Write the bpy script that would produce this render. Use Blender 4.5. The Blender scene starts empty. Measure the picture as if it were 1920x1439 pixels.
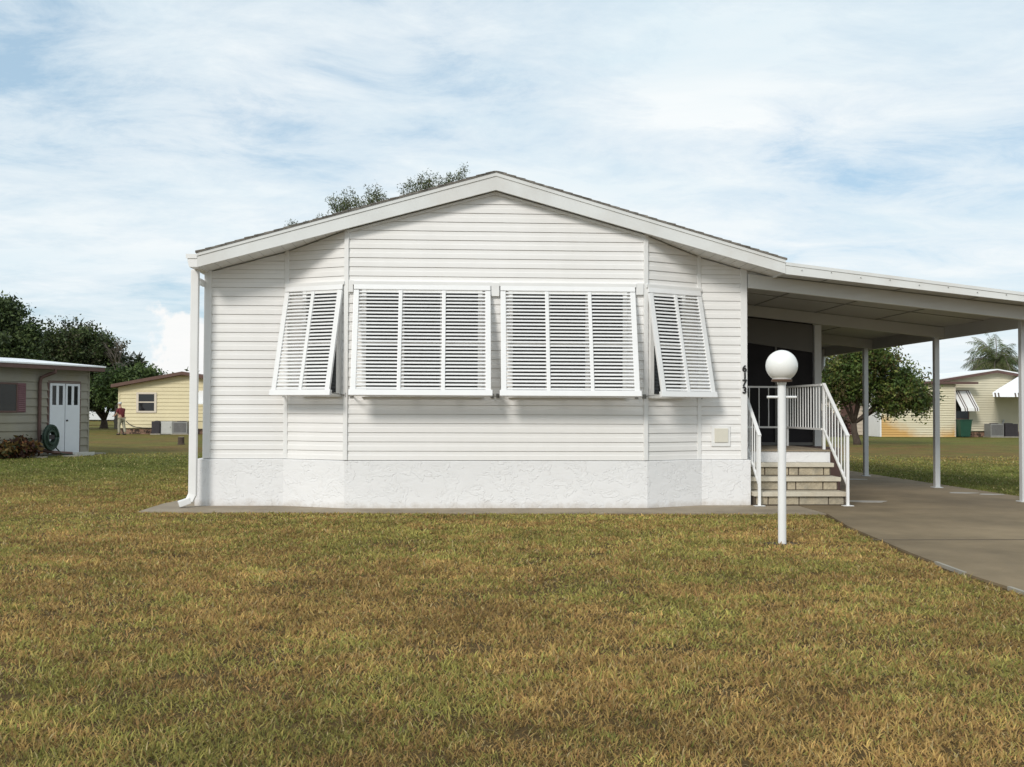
import bpy, bmesh, math, random
import numpy as np
from mathutils import Vector, Matrix
random.seed(7); rng = np.random.default_rng(11)
R = math.radians
scene = bpy.context.scene
col = scene.collection

# ------------------------------------------------------------------ camera
CAM_H, YAW, PITCH, ROLL = 1.38, R(3.0), math.atan(49.5 / 1920), 0.004
cam = bpy.data.cameras.new('camera'); cam.lens = 36; cam.sensor_width = 36; cam.sensor_fit = 'HORIZONTAL'
cam.clip_start = 0.05; cam.clip_end = 5000
camo = bpy.data.objects.new('camera', cam); col.objects.link(camo)
camo.matrix_world = (Matrix.Translation((0, 0, CAM_H)) @ Matrix.Rotation(-YAW, 4, 'Z')
                     @ Matrix.Rotation(math.pi / 2 + PITCH, 4, 'X') @ Matrix.Rotation(ROLL, 4, 'Z'))
scene.camera = camo

# ------------------------------------------------------------------ light
SUN_EL, SUN_AZ = R(33), R(211)          # azimuth from +Y towards +X: behind the camera, to its left
S = Vector((math.sin(SUN_AZ) * math.cos(SUN_EL), math.cos(SUN_AZ) * math.cos(SUN_EL), math.sin(SUN_EL)))
sl = bpy.data.lights.new('sun', 'SUN'); sl.energy = 1.8; sl.angle = R(14); sl.color = (1.0, 0.955, 0.89)
so = bpy.data.objects.new('sun', sl); col.objects.link(so)
so.rotation_euler = S.to_track_quat('Z', 'Y').to_euler(); so.location = (0, 0, 30)
scene.view_settings.view_transform = 'Standard'; scene.view_settings.look = 'None'
scene.view_settings.exposure = 0.32; scene.view_settings.gamma = 1.0

world = bpy.data.worlds.new('World'); scene.world = world; world.use_nodes = True
wt = world.node_tree; wt.nodes.clear()
def N(tree, typ, **kw):
    n = tree.nodes.new(typ)
    for k, v in kw.items():
        if k in n.inputs.keys(): n.inputs[k].default_value = v
        else: setattr(n, k, v)
    return n
def ramp(tree, pts, interp='LINEAR'):
    n = tree.nodes.new('ShaderNodeValToRGB'); r = n.color_ramp; r.interpolation = interp
    while len(r.elements) < len(pts): r.elements.new(0.5)
    for e, (p, c) in zip(r.elements, pts):
        e.position = p; e.color = (c, c, c, 1) if not hasattr(c, '__len__') else (*c, 1)
    return n
def mth(tree, op, a, b=None, c=None):
    n = tree.nodes.new('ShaderNodeMath'); n.operation = op
    for i, v in enumerate((a, b, c)):
        if v is None: continue
        if isinstance(v, (int, float)): n.inputs[i].default_value = v
        else: tree.links.new(v, n.inputs[i])
    return n.outputs[0]
def mixc(tree, fac, a, b, mode='MIX'):
    n = tree.nodes.new('ShaderNodeMix'); n.data_type = 'RGBA'; n.blend_type = mode
    for i, v in ((0, fac), (6, a), (7, b)):
        if isinstance(v, (int, float)): n.inputs[i].default_value = v
        elif isinstance(v, tuple): n.inputs[i].default_value = (*v, 1)
        else: tree.links.new(v, n.inputs[i])
    return n.outputs[2]
L = wt.links.new
SKY_K = 0.10
sky = N(wt, 'ShaderNodeTexSky', sky_type='NISHITA', sun_disc=False, sun_elevation=SUN_EL, sun_rotation=SUN_AZ, air_density=1.0, dust_density=1.2, ozone_density=1.2)
tc = N(wt, 'ShaderNodeTexCoord'); sep = N(wt, 'ShaderNodeSeparateXYZ'); L(tc.outputs['Generated'], sep.inputs[0])
zc = mth(wt, 'ADD', mth(wt, 'MAXIMUM', sep.outputs[2], 0.0), 0.13)
cmb = N(wt, 'ShaderNodeCombineXYZ'); L(mth(wt, 'DIVIDE', sep.outputs[0], zc), cmb.inputs[0]); L(mth(wt, 'DIVIDE', sep.outputs[1], zc), cmb.inputs[1])
mp = N(wt, 'ShaderNodeMapping'); mp.inputs['Rotation'].default_value = (0, 0, R(-14)); mp.inputs['Scale'].default_value = (0.75, 1.0, 1); mp.inputs['Location'].default_value = (3.1, 1.7, 0); L(cmb.outputs[0], mp.inputs[0])
n1 = N(wt, 'ShaderNodeTexNoise', Scale=0.9, Detail=9.0, Roughness=0.58, Distortion=0.3); L(mp.outputs[0], n1.inputs['Vector'])
n2 = N(wt, 'ShaderNodeTexNoise', Scale=3.6, Detail=8.0, Roughness=0.70, Distortion=0.4); L(mp.outputs[0], n2.inputs['Vector'])
cov = mth(wt, 'ADD', mth(wt, 'MULTIPLY', n1.outputs[0], 0.62), mth(wt, 'MULTIPLY', n2.outputs[0], 0.38))
cr = ramp(wt, [(0.36, 0.10), (0.46, 0.66), (0.57, 1.0)]); L(cov, cr.inputs[0])
n3 = N(wt, 'ShaderNodeTexNoise', Scale=1.7, Detail=7.0, Roughness=0.55, Distortion=0.4); L(mp.outputs[0], n3.inputs['Vector'])
shade = ramp(wt, [(0.3, (0.60, 0.70, 0.755)), (0.5, (0.685, 0.745, 0.775)), (0.75, (0.775, 0.80, 0.805))]); L(n3.outputs[0], shade.inputs[0])
ccol = mixc(wt, 1.0, shade.outputs[0], (1 / SKY_K,) * 3, 'MULTIPLY')
skyb = mixc(wt, 0.6, sky.outputs[0], (3.7, 5.5, 6.9))
c1 = mixc(wt, cr.outputs[0], skyb, ccol)
# a heaped cumulus low in the north-west
dirn = tc.outputs['Generated']
def blob(cx, cy, cz, r0, r1):
    d = N(wt, 'ShaderNodeVectorMath', operation='DISTANCE'); L(dirn, d.inputs[0]); d.inputs[1].default_value = (cx, cy, cz)
    mr = N(wt, 'ShaderNodeMapRange'); mr.inputs[1].default_value = r0; mr.inputs[2].default_value = r1; mr.inputs[3].default_value = 1; mr.inputs[4].default_value = 0
    L(d.outputs['Value'], mr.inputs[0]); return mr.outputs[0]
n4 = N(wt, 'ShaderNodeTexNoise', Scale=26.0, Detail=8.0, Roughness=0.55); L(dirn, n4.inputs['Vector'])
bl = mth(wt, 'MAXIMUM', blob(-.25, .964, .055, 0, .105), blob(-.345, .935, .03, 0, .07))
cum = ramp(wt, [(0.60, 0.0), (0.68, 1.0)]); L(mth(wt, 'ADD', bl, mth(wt, 'MULTIPLY', mth(wt, 'SUBTRACT', n4.outputs[0], 0.5), 1.1)), cum.inputs[0])
c2 = mixc(wt, mth(wt, 'MULTIPLY', cum.outputs[0], 0.85), c1, (8.0, 7.9, 7.75))
bg = N(wt, 'ShaderNodeBackground', Strength=SKY_K); L(c2, bg.inputs[0])
wo = N(wt, 'ShaderNodeOutputWorld'); L(bg.outputs[0], wo.inputs[0])

# ------------------------------------------------------------------ materials
MATS = {}
def mat(name, c, rough=0.55, var=0.08, scale=6.0, bump=0.0, bscale=40.0, spec=0.4, metal=0.0, c2=None, cpos=(0.45, 0.62), stretch=(1, 1, 1), attr=None, transl=0.0, detail=5.0):
    """procedural material: base colour, optional second colour in noise patches, value jitter, bump"""
    m = bpy.data.materials.new(name); m.use_nodes = True; t = m.node_tree; t.nodes.clear()
    b = N(t, 'ShaderNodeBsdfPrincipled', Roughness=rough, Metallic=metal); b.inputs['Specular IOR Level'].default_value = spec
    o = N(t, 'ShaderNodeOutputMaterial'); tcx = N(t, 'ShaderNodeTexCoord'); mpx = N(t, 'ShaderNodeMapping'); mpx.inputs['Scale'].default_value = stretch
    t.links.new(tcx.outputs['Object'], mpx.inputs[0])
    nz = N(t, 'ShaderNodeTexNoise', Scale=scale, Detail=detail, Roughness=0.6); t.links.new(mpx.outputs[0], nz.inputs['Vector'])
    colr = tuple(c)
    if attr:
        a = N(t, 'ShaderNodeAttribute', attribute_name=attr); colr = a.outputs['Color']
    if c2:
        r = ramp(t, [(cpos[0], 0.0), (cpos[1], 1.0)]); nzb = N(t, 'ShaderNodeTexNoise', Scale=scale * 0.45, Detail=6.0, Roughness=0.62); t.links.new(mpx.outputs[0], nzb.inputs['Vector'])
        t.links.new(nzb.outputs[0], r.inputs[0]); colr = mixc(t, r.outputs[0], colr, tuple(c2))
    if var:
        v = N(t, 'ShaderNodeMapRange'); v.inputs[1].default_value = .25; v.inputs[2].default_value = .75; v.inputs[3].default_value = 1 - var; v.inputs[4].default_value = 1 + var
        t.links.new(nz.outputs[0], v.inputs[0]); colr = mixc(t, 1.0, colr, v.outputs[0], 'MULTIPLY')
    if isinstance(colr, tuple): b.inputs['Base Color'].default_value = (*colr, 1)
    else: t.links.new(colr, b.inputs['Base Color'])
    if bump:
        nb = N(t, 'ShaderNodeTexNoise', Scale=bscale, Detail=4.0); t.links.new(mpx.outputs[0], nb.inputs['Vector'])
        bp = N(t, 'ShaderNodeBump', Strength=bump, Distance=0.02); t.links.new(nb.outputs[0], bp.inputs['Height']); t.links.new(bp.outputs[0], b.inputs['Normal'])
    if transl:
        tr = N(t, 'ShaderNodeBsdfTranslucent'); mx = N(t, 'ShaderNodeMixShader'); mx.inputs[0].default_value = transl
        if isinstance(colr, tuple): tr.inputs[0].default_value = (*colr, 1)
        else: t.links.new(colr, tr.inputs[0])
        t.links.new(b.outputs[0], mx.inputs[1]); t.links.new(tr.outputs[0], mx.inputs[2]); t.links.new(mx.outputs[0], o.inputs[0])
    else: t.links.new(b.outputs[0], o.inputs[0])
    MATS[name] = m
    return m
M = MATS
mat('vinyl', (.815, .80, .78), .42, .03, 1.5, .06, 9, c2=(.78, .765, .74), stretch=(1, 1, .4))
mat('trim', (.78, .775, .76), .4, .04, 3)
mat('shutter_white', (.80, .80, .795), .35, .03, 4)
mat('fascia_white', (.70, .71, .695), .4, .05, 2.5, .03, 5, c2=(.65, .645, .62))
mat('soffit_white', (.70, .69, .66), .5, .05, 4)
mat('shingle', (.24, .22, .195), .9, .35, 14, .5, 60, c2=(.15, .14, .125))
mat('glass_dark', (.018, .02, .022), .06, 0, spec=.5)
mat('screen_dark', (.022, .02, .022), .55, .25, 3, spec=.15)
mat('digit_black', (.02, .018, .017), .4, .05)
mat('beige_plastic', (.66, .63, .54), .5, .05)
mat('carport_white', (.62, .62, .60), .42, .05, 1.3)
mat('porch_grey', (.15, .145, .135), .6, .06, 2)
mat('beam_shaded', (.52, .525, .515), .5, .05, 1.3)  # carport white, darkened in colour for the shade under the roof
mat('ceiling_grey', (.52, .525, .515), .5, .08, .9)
mat('post_white', (.60, .61, .61), .4, .05, 3)
mat('rail_white', (.79, .79, .78), .35, .03, 5)
mat('tread', (.58, .53, .43), .8, .12, 5, .25, 60, c2=(.50, .44, .34))
mat('stone', (.42, .36, .26), .9, .22, 9, .9, 24, c2=(.31, .275, .21))
mat('mortar', (.10, .08, .06), .95, .15, 20)
mat('lamp_globe', (.83, .83, .80), .25, .02, 3)
mat('collar_brown', (.10, .055, .035), .5, .1)
mat('concrete', (.235, .178, .108), .85, .2, 1.1, .25, 70, spec=.2, c2=(.155, .118, .072), cpos=(.42, .66))
mat('slab_grey', (.30, .245, .175), .8, .15, 3, .25, 60, c2=(.235, .19, .135))
mat('slab_edge', (.31, .285, .235), .85, .2, 5)
mat('asphalt', (.05, .05, .05), .9, .1)
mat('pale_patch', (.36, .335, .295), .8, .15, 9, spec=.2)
mat('taupe_siding', (.27, .255, .215), .7, .08, 2, c2=(.27, .25, .19))
mat('brown_paint', (.115, .065, .055), .6, .12, 4)
mat('maroon', (.16, .075, .085), .6, .1, 6)
mat('door_white', (.66, .69, .74), .45, .03)
mat('metal_roof', (.85, .86, .87), .35, .03, 1)
mat('roof_dark', (.13, .075, .06), .8, .15, 5)
mat('yellow_siding', (.69, .60, .38), .55, .04, 2)
mat('cream_siding', (.62, .575, .44), .6, .05, 1.5)
mat('pale_wall', (.66, .58, .48), .6, .05, 1.5)
mat('brick', (.26, .16, .11), .9, .4, 12, .3, 30, c2=(.06, .04, .03), cpos=(.5, .56))
mat('grey_metal', (.25, .25, .24), .5, .1, 8)
mat('grey_light', (.48, .48, .45), .5, .08, 5)
mat('dark_metal', (.04, .035, .04), .6, .2, 8)
mat('hose_green', (.025, .05, .035), .45, .2, 20)
mat('bin_green', (.015, .065, .04), .5, .1, 4)
mat('awning_stripe', (.13, .10, .085), .5, .1)
mat('bark', (.075, .055, .042), .95, .3, 10, .8, 22)
mat('bark_grey', (.17, .145, .12), .95, .3, 10, .8, 22)
mat('leaf', (.06, .08, .03), .55, 0, attr='tint', transl=.25, spec=.25)
mat('grass_blade', (.2, .17, .05), .6, 0, attr='tint', transl=.35, spec=.15)
mat('skin', (.42, .25, .18), .6, .04)
mat('red_cloth', (.14, .022, .028), .9, .12, 12)
mat('khaki_cloth', (.33, .31, .23), .9, .12, 12)
mat('hair_grey', (.55, .54, .52), .8, .1, 20)
mat('shoe_dark', (.03, .025, .02), .6, .1)
mat('truck_white', (.74, .75, .76), .25, .02)
mat('tyre', (.02, .02, .02), .8, .1)
mat('chrome', (.6, .6, .62), .2, 0, metal=1.0)
mat('tail_red', (.35, .02, .02), .3, 0)
mat('soil', (.07, .05, .03), .95, .3, 12, .6, 30)

def stucco_mat():
    m = mat('stucco', (.77, .765, .765), .7, .03, 1.2)
    t = m.node_tree; b = [n for n in t.nodes if n.type == 'BSDF_PRINCIPLED'][0]
    tcx = N(t, 'ShaderNodeTexCoord'); mpx = N(t, 'ShaderNodeMapping'); mpx.inputs['Scale'].default_value = (1, 1, 1.25); mpx.inputs['Rotation'].default_value = (0, R(14), 0); t.links.new(tcx.outputs['Object'], mpx.inputs[0])
    a = N(t, 'ShaderNodeTexNoise', Scale=4.4, Detail=3.5, Roughness=.6, Distortion=.25); t.links.new(mpx.outputs[0], a.inputs['Vector'])
    r = ramp(t, [(.40, .30), (.525, 0.0), (.535, .9), (.66, .35), (.67, 1.1)]); t.links.new(a.outputs[0], r.inputs[0])
    f = N(t, 'ShaderNodeTexNoise', Scale=30.0, Detail=4.0); t.links.new(mpx.outputs[0], f.inputs['Vector'])
    h = mth(t, 'ADD', r.outputs[0], mth(t, 'MULTIPLY', f.outputs[0], .22))
    # soil splashed up on the lowest few centimetres
    sz = N(t, 'ShaderNodeSeparateXYZ'); t.links.new(tcx.outputs['Object'], sz.inputs[0]); sn_ = N(t, 'ShaderNodeTexNoise', Scale=7.0, Detail=6.0, Roughness=.7); t.links.new(tcx.outputs['Object'], sn_.inputs['Vector'])
    sp = N(t, 'ShaderNodeMapRange'); sp.inputs[1].default_value = .02; sp.inputs[2].default_value = .16; sp.inputs[3].default_value = .0; sp.inputs[4].default_value = .6
    t.links.new(mth(t, 'SUBTRACT', mth(t, 'MULTIPLY', sn_.outputs[0], .26), sz.outputs[2]), sp.inputs[0])
    old = b.inputs['Base Color'].links[0].from_socket; t.links.new(mixc(t, sp.outputs[0], old, (.40, .33, .25)), b.inputs['Base Color'])
    bp = N(t, 'ShaderNodeBump', Strength=.55, Distance=.012); t.links.new(h, bp.inputs['Height']); t.links.new(bp.outputs[0], b.inputs['Normal'])
stucco_mat()

def stained_mat():
    m = mat('stained_siding', (.66, .60, .44), .6, .05, 1.5)
    t = m.node_tree; b = [n for n in t.nodes if n.type == 'BSDF_PRINCIPLED'][0]
    tcx = N(t, 'ShaderNodeTexCoord'); s = N(t, 'ShaderNodeSeparateXYZ'); t.links.new(tcx.outputs['Object'], s.inputs[0])
    # rust-water stain from a sprinkler: rises towards both ends of the wall
    x = s.outputs[0]; z = s.outputs[2]
    arc = mth(t, 'MAXIMUM', mth(t, 'MULTIPLY_ADD', x, -.50, 1.15), mth(t, 'MULTIPLY_ADD', x, .42, -1.15))
    arc = mth(t, 'MAXIMUM', arc, .05)
    nz = N(t, 'ShaderNodeTexNoise', Scale=2.5, Detail=5.0); t.links.new(tcx.outputs['Object'], nz.inputs['Vector'])
    d = mth(t, 'SUBTRACT', mth(t, 'MULTIPLY_ADD', nz.outputs[0], .7, arc), z)
    mr = N(t, 'ShaderNodeMapRange'); mr.inputs[1].default_value = .1; mr.inputs[2].default_value = .75; mr.inputs[4].default_value = .85; t.links.new(d, mr.inputs[0])
    t.links.new(mixc(t, mr.outputs[0], (.66, .60, .44), (.60, .33, .07)), b.inputs['Base Color'])
stained_mat()

def lawn_mat():
    m = mat('lawn', (.1, .1, .1), .95, 0, spec=.1)
    t = m.node_tree; b = [n for n in t.nodes if n.type == 'BSDF_PRINCIPLED'][0]
    a = N(t, 'ShaderNodeAttribute', attribute_name='tint')
    tcx = N(t, 'ShaderNodeTexCoord')
    f = N(t, 'ShaderNodeTexNoise', Scale=9.0, Detail=8.0, Roughness=.75); t.links.new(tcx.outputs['Object'], f.inputs['Vector'])
    g = N(t, 'ShaderNodeTexNoise', Scale=1.1, Detail=6.0, Roughness=.65); t.links.new(tcx.outputs['Object'], g.inputs['Vector'])
    r = ramp(t, [(.3, .55), (.5, .95), (.72, 1.35)]); t.links.new(f.outputs[0], r.inputs[0])
    r2 = ramp(t, [(.3, (.72, .76, .80)), (.7, (1.25, 1.18, 1.05))]); t.links.new(g.outputs[0], r2.inputs[0])
    c = mixc(t, 1.0, mixc(t, 1.0, a.outputs['Color'], r.outputs[0], 'MULTIPLY'), r2.outputs[0], 'MULTIPLY')
    t.links.new(c, b.inputs['Base Color'])
    bp = N(t, 'ShaderNodeBump', Strength=.9, Distance=.04); t.links.new(f.outputs[0], bp.inputs['Height']); t.links.new(bp.outputs[0], b.inputs['Normal'])
lawn_mat()

# ------------------------------------------------------------------ builders
def tag(o, label=None, cat=None, group=None, kind=None):
    if label: o['label'] = label
    if cat: o['category'] = cat
    if group: o['group'] = group
    if kind: o['kind'] = kind
    return o
def thing(name, loc, label, cat, rz=0.0, group=None):
    o = bpy.data.objects.new(name, None); col.objects.link(o); o.location = loc; o.rotation_euler = (0, 0, rz); o.empty_display_size = .2
    return tag(o, label, cat, group)
def root_of(o):
    while o.parent: o = o.parent
    return o
class MB:
    def __init__(s): s.v = []; s.f = []
    def add(s, vs, fs):
        k = len(s.v); s.v += [tuple(p) for p in vs]; s.f += [tuple(k + i for i in f) for f in fs]; return s
    def obox(s, c, ax, h):
        c = Vector(c); X, Y, Z = [Vector(a) * d for a, d in zip(ax, h)]
        vs = [c + X * i + Y * j + Z * k for k in (-1, 1) for j in (-1, 1) for i in (-1, 1)]
        return s.add(vs, [(0, 2, 3, 1), (4, 5, 7, 6), (0, 1, 5, 4), (2, 6, 7, 3), (0, 4, 6, 2), (1, 3, 7, 5)])
    def box(s, x0, x1, y0, y1, z0, z1):
        return s.obox(((x0 + x1) / 2, (y0 + y1) / 2, (z0 + z1) / 2), ((1, 0, 0), (0, 1, 0), (0, 0, 1)), ((x1 - x0) / 2, (y1 - y0) / 2, (z1 - z0) / 2))
    def bar(s, p, q, w, d, up=(0, 0, 1)):
        p = Vector(p); q = Vector(q); a = (q - p); l = a.length; a.normalize(); u = Vector(up)
        if abs(a.dot(u)) > .98: u = Vector((0, 1, 0))
        b = a.cross(u).normalized(); c = b.cross(a)
        return s.obox((p + q) / 2, (a, b, c), (l / 2, w / 2, d / 2))
    def prism(s, poly, y0, y1):
        """poly of (x,z) swept along y"""
        n = len(poly); vs = [(x, y0, z) for x, z in poly] + [(x, y1, z) for x, z in poly]
        return s.add(vs, [tuple(range(n)), tuple(range(2 * n - 1, n - 1, -1))] + [(i, i + n, (i + 1) % n + n, (i + 1) % n) for i in range(n)])
    def vprism(s, poly, z0, z1):
        n = len(poly); vs = [(x, y, z0) for x, y in poly] + [(x, y, z1) for x, y in poly]
        return s.add(vs, [tuple(range(n - 1, -1, -1)), tuple(range(n, 2 * n))] + [(i, (i + 1) % n, (i + 1) % n + n, i + n) for i in range(n)])
    def tube(s, pts, rad, n=8, cap=True):
        pts = [Vector(p) for p in pts]
        if not hasattr(rad, '__len__'): rad = [rad] * len(pts)
        k = len(s.v); a = None
        for i, p in enumerate(pts):
            d = (pts[min(i + 1, len(pts) - 1)] - pts[max(i - 1, 0)]).normalized()
            if a is None:
                a = Vector((0, 0, 1)) if abs(d.z) < .9 else Vector((1, 0, 0))
            a = (a - d * a.dot(d)).normalized(); b = d.cross(a)
            for j in range(n):
                t = 2 * math.pi * j / n; s.v.append(tuple(p + (a * math.cos(t) + b * math.sin(t)) * rad[i]))
        for i in range(len(pts) - 1):
            for j in range(n):
                s.f.append((k + i * n + j, k + i * n + (j + 1) % n, k + (i + 1) * n + (j + 1) % n, k + (i + 1) * n + j))
        if cap:
            s.f.append(tuple(k + j for j in range(n - 1, -1, -1))); e = k + (len(pts) - 1) * n; s.f.append(tuple(e + j for j in range(n)))
        return s
    def lathe(s, c, prof, n=32):
        return s.tube([(c[0], c[1], c[2] + z) for r, z in prof], [max(r, 1e-4) for r, z in prof], n)
    def ell(s, c, r, nu=14, nv=9):
        pts = []
        k = len(s.v)
        for i in range(nv + 1):
            ph = math.pi * i / nv
            for j in range(nu):
                t = 2 * math.pi * j / nu
                s.v.append((c[0] + r[0] * math.sin(ph) * math.cos(t), c[1] + r[1] * math.sin(ph) * math.sin(t), c[2] + r[2] * math.cos(ph)))
        for i in range(nv):
            for j in range(nu): s.f.append((k + i * nu + j, k + (i + 1) * nu + j, k + (i + 1) * nu + (j + 1) % nu, k + i * nu + (j + 1) % nu))
        return s
    def build(s, name, m, parent=None, local=False, smooth=False, bevel=0.0, origin=None):
        me = bpy.data.meshes.new(name)
        off = Vector((0, 0, 0))
        if parent is not None and not local: off = root_of(parent).location
        if origin is not None: off = Vector(origin)
        me.from_pydata([Vector(v) - off for v in s.v], [], s.f)
        bm = bmesh.new(); bm.from_mesh(me); bmesh.ops.recalc_face_normals(bm, faces=bm.faces[:])
        if bevel:
            es = [e for e in bm.edges if len(e.link_faces) == 2 and e.calc_face_angle(0) > .6]
            bmesh.ops.bevel(bm, geom=es, offset=bevel, segments=2, affect='EDGES', profile=.7)
        bm.to_mesh(me); bm.free()
        if smooth:
            for p in me.polygons: p.use_smooth = True
        me.materials.append(M[m]); o = bpy.data.objects.new(name, me); col.objects.link(o)
        if parent is not None: o.parent = parent
        elif origin is not None: o.location = origin
        return o
def big_mesh(name, verts, faces_list, m, tint=None, parent=None, off=(0, 0, 0)):
    """fast mesh from numpy; faces_list = list of (n,k) index arrays; tint per vertex colour"""
    me = bpy.data.meshes.new(name); me.vertices.add(len(verts)); me.vertices.foreach_set('co', (verts - np.array(off)).astype(np.float32).ravel())
    idx = np.concatenate([f.ravel() for f in faces_list]); tot = np.concatenate([np.full(len(f), f.shape[1]) for f in faces_list])
    me.loops.add(len(idx)); me.loops.foreach_set('vertex_index', idx.astype(np.int32))
    me.polygons.add(len(tot)); me.polygons.foreach_set('loop_start', (np.cumsum(tot) - tot).astype(np.int32))
    me.update(calc_edges=True)
    if tint is not None:
        a = me.color_attributes.new('tint', 'FLOAT_COLOR', 'POINT'); a.data.foreach_set('color', np.concatenate([tint, np.ones((len(tint), 1))], 1).astype(np.float32).ravel())
    me.materials.append(M[m]); o = bpy.data.objects.new(name, me); col.objects.link(o)
    if parent is not None: o.parent = parent
    return o

# numpy value noise used for where the lawn is dry or green
_G = rng.random((256, 256))
def vnoise(x, y):
    xi = np.floor(x).astype(int); yi = np.floor(y).astype(int); fx = x - xi; fy = y - yi; fx = fx * fx * (3 - 2 * fx); fy = fy * fy * (3 - 2 * fy)
    g = lambda i, j: _G[(xi + i) % 256, (yi + j) % 256]
    return (g(0, 0) * (1 - fx) + g(1, 0) * fx) * (1 - fy) + (g(0, 1) * (1 - fx) + g(1, 1) * fx) * fy
def fbm(x, y, o=4):
    s = 0; a = .5; n = 0
    for k in range(o): s = s + a * vnoise(x * 2 ** k + 17.3 * k, y * 2 ** k + 9.1 * k); n += a; a *= .55
    return s / n
def greenness(x, y):
    g = .42 + .95 * (fbm(x * .55, y * .45, 4) - .5) + 1.0 * (fbm(x * 1.9 + 40, y * 2.3, 3) - .5) + .9 * (fbm(x * 8 + 11, y * 10, 2) - .5)
    left = np.clip((-x - 4) / 3, 0, 1)
    g = g + left * (.85 * np.exp(-((y - 25) / 6) ** 2) + .12 * np.exp(-((y - 10) / 5) ** 2)) - left * .25 * np.exp(-((y - 17) / 2.5) ** 2) + left * np.clip((y - 36) / 20, 0, .25)
    right = np.clip((x - 6) / 3, 0, 1)
    g = g + right * (.5 * np.clip((y - 40) / 3, 0, 1) + .55 * np.exp(-((y - 20) / 7) ** 2) - .1 * np.exp(-((y - 33) / 5) ** 2))  # band beside the slab greened along with its painted shade
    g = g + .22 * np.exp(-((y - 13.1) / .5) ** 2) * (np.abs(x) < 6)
    return np.clip(g, 0, 1)
STRAW = np.array((.50, .345, .125)); BROWN = np.array((.36, .195, .088)); OLIVE = np.array((.41, .365, .10)); GREEN = np.array((.235, .28, .072))
def lawn_colour(g, j):
    """g greenness 0..1, j random 0..1 chooses the dry or dead shade"""
    dry = STRAW[None] * (1 - j[:, None]) + BROWN[None] * j[:, None]
    gr = OLIVE[None] * (1 - j[:, None]) + GREEN[None] * j[:, None]
    return dry * (1 - g[:, None]) + gr * g[:, None]
def lush_shade(x, y):  # left: greener grass; right: shade beside the slab painted into the colour
    l = np.clip((-x - 4) / 3, 0, 1) * np.exp(-((y - 25) / 7) ** 2) + np.clip((x - 6) / 3, 0, 1) * np.exp(-((y - 20) / 8) ** 2)
    return np.clip(l, 0, 1)[:, None]
LUSH_SHADE = np.array((.115, .15, .038))

# ------------------------------------------------------------------ ground
def grid_axis(a, b, fine0, fine1, step):
    out = list(np.arange(fine0, fine1 + 1e-6, step)); s = step; x = fine1
    while x < b: s *= 1.35; x += s; out.append(min(x, b))
    s = step; x = fine0
    while x > a: s *= 1.35; x -= s; out.insert(0, max(x, a))
    return np.array(out)
gx = grid_axis(-900, 900, -30, 34, .5); gy = grid_axis(-60, 1800, -4, 62, .5)
XX, YY = np.meshgrid(gx, gy); v = np.stack([XX.ravel(), YY.ravel(), np.zeros(XX.size)], 1)
nx = len(gx); i = np.arange(nx - 1)[None] + nx * np.arange(len(gy) - 1)[:, None]; i = i.ravel()
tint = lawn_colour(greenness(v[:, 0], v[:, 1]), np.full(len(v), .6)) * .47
lu = lush_shade(v[:, 0], v[:, 1]) * .75; tint = tint * (1 - lu) + LUSH_SHADE * lu * .85
near = np.clip((30 - np.hypot(v[:, 0], v[:, 1])) / 12, 0, 1)[:, None]; tint = tint * (1 - near) + np.array((.12, .082, .038)) * near
ground = tag(big_mesh('ground', v, [np.stack([i, i + 1, i + nx + 1, i + nx], 1)], 'lawn', tint), kind='structure')

# paving: strip round the house front, driveway and carport floor
WALK = [(-4.22, 13.80), (-1.2, 13.64), (.6, 13.56), (3.2, 13.50), (4.9, 13.42), (4.9, 14.9), (4.0, 14.9), (-3.4, 14.9), (-4.1, 15.75), (-4.22, 15.0)]
DRIVE = [(4.905, 13.42), (4.62, 11.95), (4.36, 9.7), (4.27, 8.5), (4.28, 7.5), (4.25, 2.0), (4.25, -14), (9.05, -14), (9.05, 16.0), (8.95, 22.0), (8.95, 26), (4.905, 26)]
tag(MB().vprism(WALK, -.10, .018).build('walkway', 'slab_grey'), kind='structure')
tag(MB().vprism(DRIVE, -.10, .022).build('driveway', 'concrete'), kind='structure')
# worn pale edging exposed beside the grass
e = MB()
for a, b in (((4.315, 9.05), (4.28, 8.45)), ((4.275, 7.75), (4.26, 7.1)), ((4.26, 6.2), (4.255, 4.6))):
    e.bar((a[0] - .01, a[1], .016), (b[0] - .01, b[1], .016), .03, .03)
tag(e.build('driveway_edge', 'slab_edge'), kind='structure')
j = MB(); j.box(4.36, 9.04, 10.62, 10.64, .0225, .0262)
tag(j.build('driveway_joint', 'mortar'), kind='structure')
def pale_spot(x, y, rx, ry):  # flat pale oval laid on the driveway floor
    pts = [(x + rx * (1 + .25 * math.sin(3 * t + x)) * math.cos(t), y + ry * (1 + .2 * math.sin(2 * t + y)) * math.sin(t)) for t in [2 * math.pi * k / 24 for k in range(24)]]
    tag(MB().vprism(pts, .0225, .0262).build('pale_spot', 'pale_patch'), kind='structure')
pale_spot(6.15, 15.15, .3, .18); pale_spot(7.9, 20.1, .22, .16); pale_spot(8.42, 16.75, .24, .12); pale_spot(8.75, 16.45, .2, .1); pale_spot(7.35, 20.2, .08, .06)

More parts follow.
